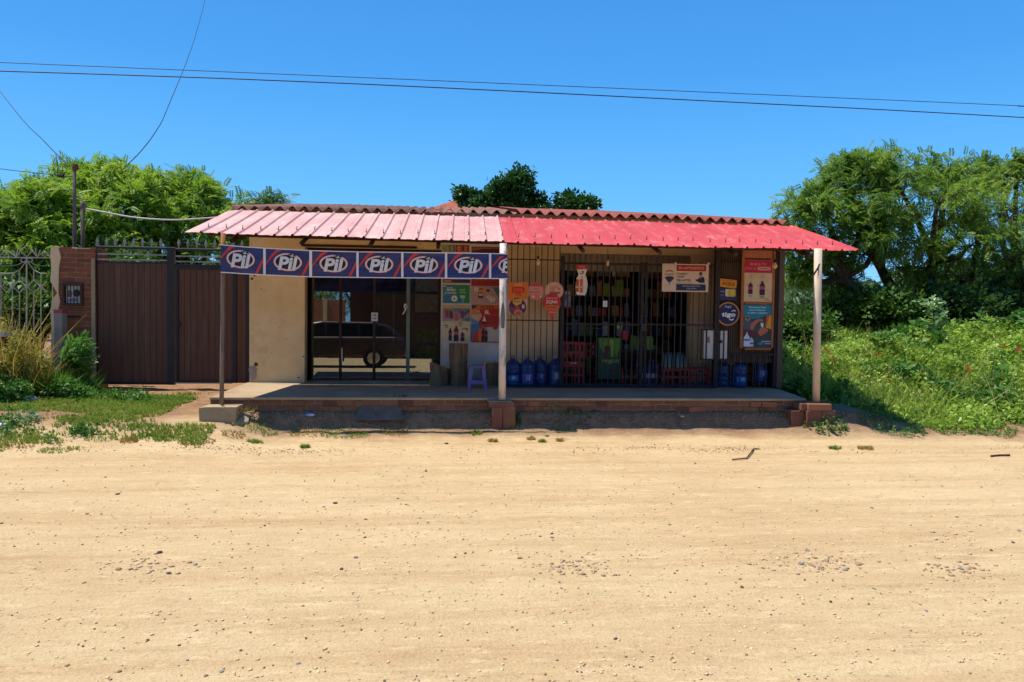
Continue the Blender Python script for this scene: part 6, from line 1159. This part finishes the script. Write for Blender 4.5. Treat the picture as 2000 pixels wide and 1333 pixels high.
# ================================================================== STONES, LITTER
def rockmesh(c, rx, ry, rz, m, seed, sub=2):
    r = random.Random(seed); b = MB(); n, k = 9, 5; vs = []
    for j in range(1, k):
        for i in range(n):
            a, t = 2*math.pi*i/n, math.pi*j/k; q = r.uniform(.78, 1.12); vs.append((c[0]+rx*q*math.sin(t)*math.cos(a), c[1]+ry*q*math.sin(t)*math.sin(a), c[2]+rz*q*math.cos(t)))
    t0, b0 = (c[0], c[1], c[2]+rz*.95), (c[0], c[1], c[2]-rz); vs += [t0, b0]; fs = []
    for j in range(k-2):
        for i in range(n): a, d = j*n+i, j*n+(i+1) % n; fs.append((a, a+n, d+n, d))
    for i in range(n): fs.append((len(vs)-2, i, (i+1) % n)); fs.append((len(vs)-1, (k-2)*n+(i+1) % n, (k-2)*n+i))
    b.raw(vs, fs, m); return b
smats = [mat('dark_stone', '#5a5048', '#463d36', scale=14, rough=.85, bump=.5), mat('tan_stone', '#94785a', '#7d644a', scale=12, rough=.9, bump=.5), mat('grey_stone', '#8a8681', '#6e6a66', scale=12, rough=.8, bump=.5), mat('clod', '#a8845e', '#8b6a4a', scale=16, rough=.95, bump=.8)]
def stone(px, py, wpx, m, flatn=.45):
    c = gpt(px, py); k = c.y/FPX; r = wpx*k/2; o = rockmesh((0, 0, 0), r, r*random.uniform(.6, .9), r*flatn, m, int(px*7+py)).build('stone', local=True, smooth=False, label={0: 'dark stone', 1: 'tan stone', 2: 'grey stone', 3: 'sandy clod'}[smats.index(m)]+' lying loose on the sandy road', category='stone', group='loose stones on the sandy road')
    o.location = (c.x, c.y, c.z+r*flatn*.35); o.rotation_euler = (0, 0, random.uniform(0, 6.28))
def gpt_road(px, py):
    d = _f + _r*((px-1000)/FPX) - _u*((py-666.5)/FPX); t = -CAM.z/d.z; q = CAM+d*t; return q
_g0 = gpt
def gpt(px, py):
    q = gpt_road(px, py); return Vector((q.x, q.y, G(q.x, q.y))) if q.y < 8.7 else _g0(px, py)
big = [(832, 922, 9, 0), (477, 954, 5, 0), (480, 971, 7, 0), (655, 984, 12, 0), (632, 990, 8, 2), (714, 1016, 8, 0), (713, 1051, 9, 0), (517, 1028, 8, 0), (509, 1031, 5, 0), (312, 1081, 14, 0), (381, 1103, 12, 2), (230, 966, 10, 0), (198, 1006, 8, 2), (170, 1006, 10, 1), (237, 1042, 6, 0), (28, 1068, 6, 0), (330, 1122, 12, 0), (231, 1113, 16, 1), (695, 1090, 11, 2), (667, 1114, 12, 0), (734, 1111, 6, 2), (889, 1090, 8, 0), (909, 1082, 9, 0), (793, 986, 7, 0), (783, 985, 6, 1), (777, 976, 6, 0), (856, 958, 4, 0), (985, 970, 5, 0), (827, 1000, 4, 2), (836, 1023, 8, 2), (3, 1022, 8, 0), (1078, 1045, 9, 0), (1078, 1052, 10, 2), (1055, 1049, 7, 0), (1483, 955, 6, 0), (1326, 955, 5, 0), (1221, 957, 5, 1), (1428, 996, 4, 0), (1595, 997, 9, 2), (1703, 992, 8, 0), (1803, 971, 5, 0), (1869, 1009, 8, 1), (1917, 951, 6, 1), (1990, 1038, 12, 2), (1978, 1061, 10, 0), (1936, 1074, 10, 0), (1614, 1062, 6, 1), (1577, 1076, 14, 2), (1565, 1101, 17, 2), (1523, 1089, 5, 0), (1590, 1106, 11, 1), (1651, 1113, 14, 2), (1606, 1112, 8, 1), (1640, 1108, 8, 2), (1490, 1111, 12, 1), (1876, 1112, 16, 2), (1902, 1110, 14, 1), (1855, 1118, 8, 1), (1417, 1067, 6, 0), (1392, 1059, 5, 1), (1348, 1068, 5, 0), (1249, 1085, 6, 1), (1292, 1078, 4, 0), (1015, 1092, 12, 1), (1033, 1090, 7, 2), (1137, 1089, 7, 0), (1150, 1107, 8, 1), (1174, 1102, 6, 2), (1318, 1120, 8, 0), (1410, 1114, 5, 0), (1405, 1119, 5, 0), (1778, 1068, 7, 0), (1779, 1028, 5, 0), (1915, 1027, 6, 0), (1657, 947, 6, 0), (1658, 896, 5, 1), (1600, 900, 5, 0), (1358, 906, 6, 0), (1189, 970, 6, 1), (1200, 1042, 4, 0), (1308, 1028, 8, 1), (1228, 1036, 4, 0), (124, 940, 6, 1), (45, 956, 5, 1), (206, 932, 6, 1), (880, 968, 5, 0), (1840, 950, 5, 0), (1690, 940, 5, 1)]
for px, py, wd, mi_ in big: stone(px, py, wd*.9, smats[mi_])
for _ in range(34): stone(random.uniform(0, 2000), random.uniform(1130, 1330), random.uniform(5, 12), random.choice(smats))
for _ in range(70): stone(random.uniform(0, 2000), random.uniform(880, 1120), random.uniform(3, 5.5), random.choice(smats))
# fine gravel that nobody could count
n = 2400; y = 3.2+6.2*RS.uniform(0, 1, n)**1.3; x = RS.uniform(-1, 1, n)*(y*.8+1.5); k = (wob(x*.5, y*2, 1.5, 12)+.3*RS.normal(size=n)) > -.05; x, y = x[k], y[k]; n = len(x)
oct_ = ([(1, 0, 0), (-1, 0, 0), (0, .8, 0), (0, -.8, 0), (.1, 0, .55), (0, .1, -.5)], [(0, 2, 4), (2, 1, 4), (1, 3, 4), (3, 0, 4), (2, 0, 5), (1, 2, 5), (3, 1, 5), (0, 3, 5)])
scatter('gravel', oct_[0], oct_[1], np.stack([x, y, gh(x, y)+.004], 1), upright(n, .1), RS.uniform(.003, .011, n), leafmat('gravel_mix', '#7a634c', '#bca27e', '#8a8a86', rough=.9, transl=0), kind='stuff', label='fine gravel scattered over the sandy road', category='gravel')
for cx_, cy_, rr, cnt, lb in ((1120, 1108, 80, 110, 'loose chips at the near edge of the road right of centre'), (1590, 1102, 90, 150, 'wide scatter of chips and clods low at the right'), (1880, 1112, 60, 90, 'chips around the stones near the lower right corner'), (1875, 1045, 60, 50, 'sparse chips above the lower right stones'), (290, 1108, 90, 80, 'chips and crumbs low at the left')):
    pts = [gpt(cx_+RS.normal()*rr*.6, cy_+RS.normal()*11) for _ in range(cnt)]; a = np.array([tuple(p) for p in pts]); a[:, 2] += .001
    scatter('gravel', oct_[0], oct_[1], a, upright(cnt, .1), RS.uniform(.2, 1, cnt)**3*.022+.004, leafmat('chip_mix', '#8a7054', '#c8ac86', '#96908a', rough=.95, transl=0), kind='stuff', label=lb, category='gravel')
crumb = leafmat('sand_crumb', '#c09c70', '#dcc096', rough=.95, transl=0)
n = 15000; y = 3.2+6.6*RS.uniform(0, 1, n)**1.1; x = RS.uniform(-1, 1, n)*(y*.8+1.5); k = (wob(x*.4, y*2.5, 2.5, 15)+.5*RS.normal(size=n)) > 0; x, y = x[k], y[k]; n = len(x)
scatter('sand_crumbs', oct_[0], oct_[1], np.stack([x, y, gh(x, y)+.001], 1), upright(n, .1), RS.uniform(.2, 1, n)**3*.013+.003, crumb, kind='stuff', label='small crumbs of hardened sand all over the road', category='sand')
# dry litter raked into bands along the verge
n = 9000; x = RS.uniform(-9, 9, n); y = 9.0+.10*wob(x, x*.3, .9, 3)+RS.normal(size=n)*.10; k = wob(x, y*3, 1.1, 21)+.35*RS.normal(size=n) > .25; x, y = x[k], y[k]; n = len(x)
scatter('dry_litter', BROAD[0], BROAD[1], np.stack([x, y, gh(x, y)+.004], 1), rots(n, np.stack([RS.normal(size=n), RS.normal(size=n)*.4, np.zeros(n)], 1), .2), RS.uniform(.01, .035, n), leafmat('litter_flake', '#7a5a40', '#a5825c', '#c2a078', rough=.95, transl=0), kind='stuff', label='band of dry leaf litter along the far edge of the road', category='litter')
n = 2600; x = RS.uniform(-2.6, 6.4, n); y = RS.uniform(10.0, 10.2, n); scatter('dark_litter', oct_[0], oct_[1], np.stack([x, y, gh(x, y)+.003], 1), upright(n, .1), RS.uniform(.2, 1, n)**3*.03+.004, leafmat('soil_clod', '#6e553f', '#96785a', rough=.95, transl=0), kind='stuff', label='dark soil clods on the shaded bank below the porch', category='soil')
# twigs, litter, broken slab
def twig(pts, r, label, m=woodd): b = MB(); b.tube([gpt(*p)+Vector((0, 0, .012)) for p in pts], r, m, 5); b.build('twig', label=label, category='twig')
twig([(1430, 899), (1458, 896), (1472, 888), (1479, 884)], .008, 'thin forked twig on the sand right of centre'); twig([(1935, 893), (1952, 892), (1972, 891)], .012, 'short dark twig near the right edge of the road')
def crumple(px, py, wpx, hpx, m, name, label, cat, seed=1, Y=None):
    c = gpt(px, py); k = c.y/FPX; b = rockmesh((c.x, c.y, c.z+hpx*k*.4), wpx*k/2, wpx*k*.35, hpx*k/2, m, seed); b.build(name, label=label, category=cat)
crumple(606, 817, 20, 6, mat('blue_wrapper', '#3a5cc0', '#c9d0e6', scale=14, rough=.4), 'plastic_wrapper', 'crumpled blue and white wrapper in the shade before the porch', 'wrapper', 3)
crumple(968, 838, 16, 8, orb, 'brick_fragment', 'orange brick fragment at the edge of the shadow below the white post', 'brick', 5)
crumple(55, 750, 40, 32, mat('white_striped_sack', '#bdb8b0', '#4e4a46', scale=9, rough=.8, bump=.6), 'rubble_sack', 'whitish dirty sack among weeds in front of the fence', 'sack', 8)
crumple(60, 786, 26, 14, mat('chalk_lump', '#c9beb0', '#a89a8a', scale=9, rough=.9), 'chalk_lump', 'pale lump of rubble below the dirty sack', 'rubble', 9)
crumple(5, 836, 18, 8, flat('#c9c8c4'), 'white_scrap', 'white scrap at the left edge of the grass', 'litter', 10)
crumple(1988, 806, 36, 9, mat('grey_slab', '#8d8f92', '#6f7276', scale=5, rough=.8), 'grey_slab', 'flat grey slab lying in the weeds at the right edge', 'slab', 12)
crumple(1932, 788, 12, 8, flat('#cfcfc9'), 'white_scrap', 'small white scrap in the weeds left of the grey slab', 'litter', 13)
crumple(1068, 853, 10, 4, smats[1], 'stone', 'tan stone in the sun just beyond the shadow', 'stone', 14)
crumple(1333, 815, 9, 3, flat('#cfcac2'), 'white_scrap', 'tiny white scrap on the shaded bank', 'litter', 15)
crumple(872, 868, 9, 4, smats[0], 'stone', 'small dark stone near the sunlit verge', 'stone', 16)
for px0, px1, y0, y1, lb in ((474, 500, 797, 814, 'sunlit broken concrete slab right of the left footing'), (452, 488, 817, 834, 'lower broken slab piece below the first one')):
    a, d, f_, g_ = gpt(px0, y1), gpt(px1-3, y1-3), gpt(px1, y0), gpt(px0+6, y0+1); b = MB(); t_ = Vector((0, 0, .035)); vs = [a+t_, d+t_, f_+t_, g_+t_]+[p-Vector((0, 0, .08)) for p in (a, d, f_, g_)]
    b.raw(vs, [(0, 1, 2, 3), (0, 4, 5, 1), (1, 5, 6, 2), (2, 6, 7, 3), (3, 7, 4, 0)], concrete); b.build('broken_slab', label=lb, category='slab')
# ================================================================== ACROSS THE ROAD (seen mirrored in the glass doors)
e = empty('street_wall', (-6.6, -9.5, 0), 'orange brick street wall with pale posts mirrored in the glass doors', 'wall'); b = MB(); b.box(-13, -4.6, -9.7, -9.5, 0, 2.7, tile_brick); b.build('brickwork', e)
for i in range(4): b = MB(); x = -11.5+i*2.0; b.box(x-.1, x+.1, -9.5, -9.44, 0, 2.75, plaster2); b.build('post', e)
e = empty('opposite_house', (-1.5, -12.5, 0), 'dark house with a deep porch mirrored in the glass doors', 'house'); dkw = mat('dark_brown_wall', '#4a3228', '#3b2820', scale=2, rough=.9); b = MB(); b.box(-4.4, 9, -13, -9.8, 0, 4.6, dkw); b.build('wall', e)
b = MB(); b.raw([(-4.8, -8.9, 4.2), (9.4, -8.9, 4.2), (9.4, -13.4, 5.6), (-4.8, -13.4, 5.6), (-4.8, -8.9, 4.28), (9.4, -8.9, 4.28), (9.4, -13.4, 5.68), (-4.8, -13.4, 5.68)], [(3, 2, 1, 0), (4, 5, 6, 7), (0, 1, 5, 4), (1, 2, 6, 5), (2, 3, 7, 6), (3, 0, 4, 7)], tilem); b.build('roof', e)
b = MB(); b.box(.6, 2.6, -9.8, -9.76, .9, 2.3, teal); o = b.build('window', e); b = MB(); b.box(.7, 1.56, -9.76, -9.755, 1.0, 2.2, iron); b.box(1.64, 2.5, -9.76, -9.755, 1.0, 2.2, iron); b.build('pane', o)
for x_, lb in ((-10.5, 'green tree over the street wall mirrored at the left of the doors'), (-6.8, 'second green tree over the street wall mirrored in the doors'), (-4.0, 'third green tree beside the dark house across the road')):
    tree('street_tree', lb, (x_, -12.5, 0), [(-.4, 0, 2.2), (.4, 0, 2.3)], [(x_-1.2, -12.5, 3.6, 1.5, 1, 1.1), (x_+1.0, -12.3, 3.9, 1.5, 1, 1.2), (x_, -12.5, 4.8, 1.6, 1, 1.1), (x_, -12.2, 3.0, 1.9, 1, .9)], L_bright, sub=22, per=12)
# parked car
cp = mat('dark_car_paint', '#3a2523', '#2c1c1b', scale=2, rough=.3, spec=.5, coat=.3); cg = mat('car_glass', '#16222a', '#111a20', rough=.08, spec=.7); chrome = mat('chrome_strip', '#c9c4be', rough=.2, metal=.9); tyre = mat('tyre_rubber', '#161515', rough=.9)
car = empty('parked_car', (-3.2, -1.9, 0), 'dark estate car parked behind the viewpoint, mirrored in the glass doors', 'car')
def carprism(out, y0, y1, m, ins=0): b = MB(); b.prism([(x, z) for x, z in out], y0, y1, m); return b
bodyo = [(-5.7, .35), (-5.72, .7), (-5.55, .86), (-4.75, .98), (-4.3, 1.02), (-1.0, 1.04), (-.78, .95), (-.72, .45), (-.85, .32)]
o = carprism(bodyo, -2.75, -1.05, cp).build('body', car); md = o.modifiers.new('b', 'BEVEL'); md.width = .09; md.segments = 4
o = carprism([(-4.5, 1.0), (-3.75, 1.46), (-3.4, 1.52), (-1.75, 1.5), (-1.3, 1.4), (-.92, 1.02)], -2.62, -1.2, cp).build('cabin', car); md = o.modifiers.new('b', 'BEVEL'); md.width = .06; md.segments = 3
for a in ([(-4.2, 1.06), (-3.7, 1.38), (-3.32, 1.43), (-3.3, 1.06)], [(-3.22, 1.06), (-3.22, 1.43), (-2.3, 1.43), (-2.25, 1.06)], [(-2.17, 1.06), (-2.2, 1.43), (-1.75, 1.42), (-1.4, 1.34), (-1.12, 1.06)]): carprism(a, -1.197, -1.19, cg).build('window', car)
b = MB(); b.tube([(-4.45, -1.18, 1.03), (-3.75, -1.18, 1.46), (-3.4, -1.18, 1.51), (-1.75, -1.18, 1.49)], .012, chrome, 5); b.build('roof_trim', car)
b = MB(); b.tube([(-4.9, -1.03, .95), (-3.2, -1.03, 1.0), (-1.1, -1.03, 1.01)], .012, chrome, 5); b.build('waist_trim', car)
for x_ in (-4.75, -1.75):
    b = MB(); b.v = []; n = 24; b.prism([(x_+.33*math.cos(a), .33+.33*math.sin(a)) for a in np.linspace(0, 2*math.pi, n+1)[:-1]], -1.22, -1.03, tyre); o = b.build('wheel', car); b = MB(); b.prism([(x_+.2*math.cos(a), .33+.2*math.sin(a)) for a in np.linspace(0, 2*math.pi, n+1)[:-1]], -1.03, -1.015, chrome); b.build('rim', o)
for x_ in (-4.75, -1.75): b = MB(); b.prism([(x_+.33*math.cos(a), .33+.33*math.sin(a)) for a in np.linspace(0, 2*math.pi, 25)[:-1]], -2.78, -2.6, tyre); b.build('wheel', car)
b = MB(); b.tube([(-4.2, -1.03, 1.05), (-4.15, -.93, 1.1)], .03, cp, 6); b.box(-4.25, -4.0, -.98, -.86, 1.06, 1.2, cp); b.build('mirror', car)
car.location.x -= .9; car.scale = (1.12, 1, 1.08)
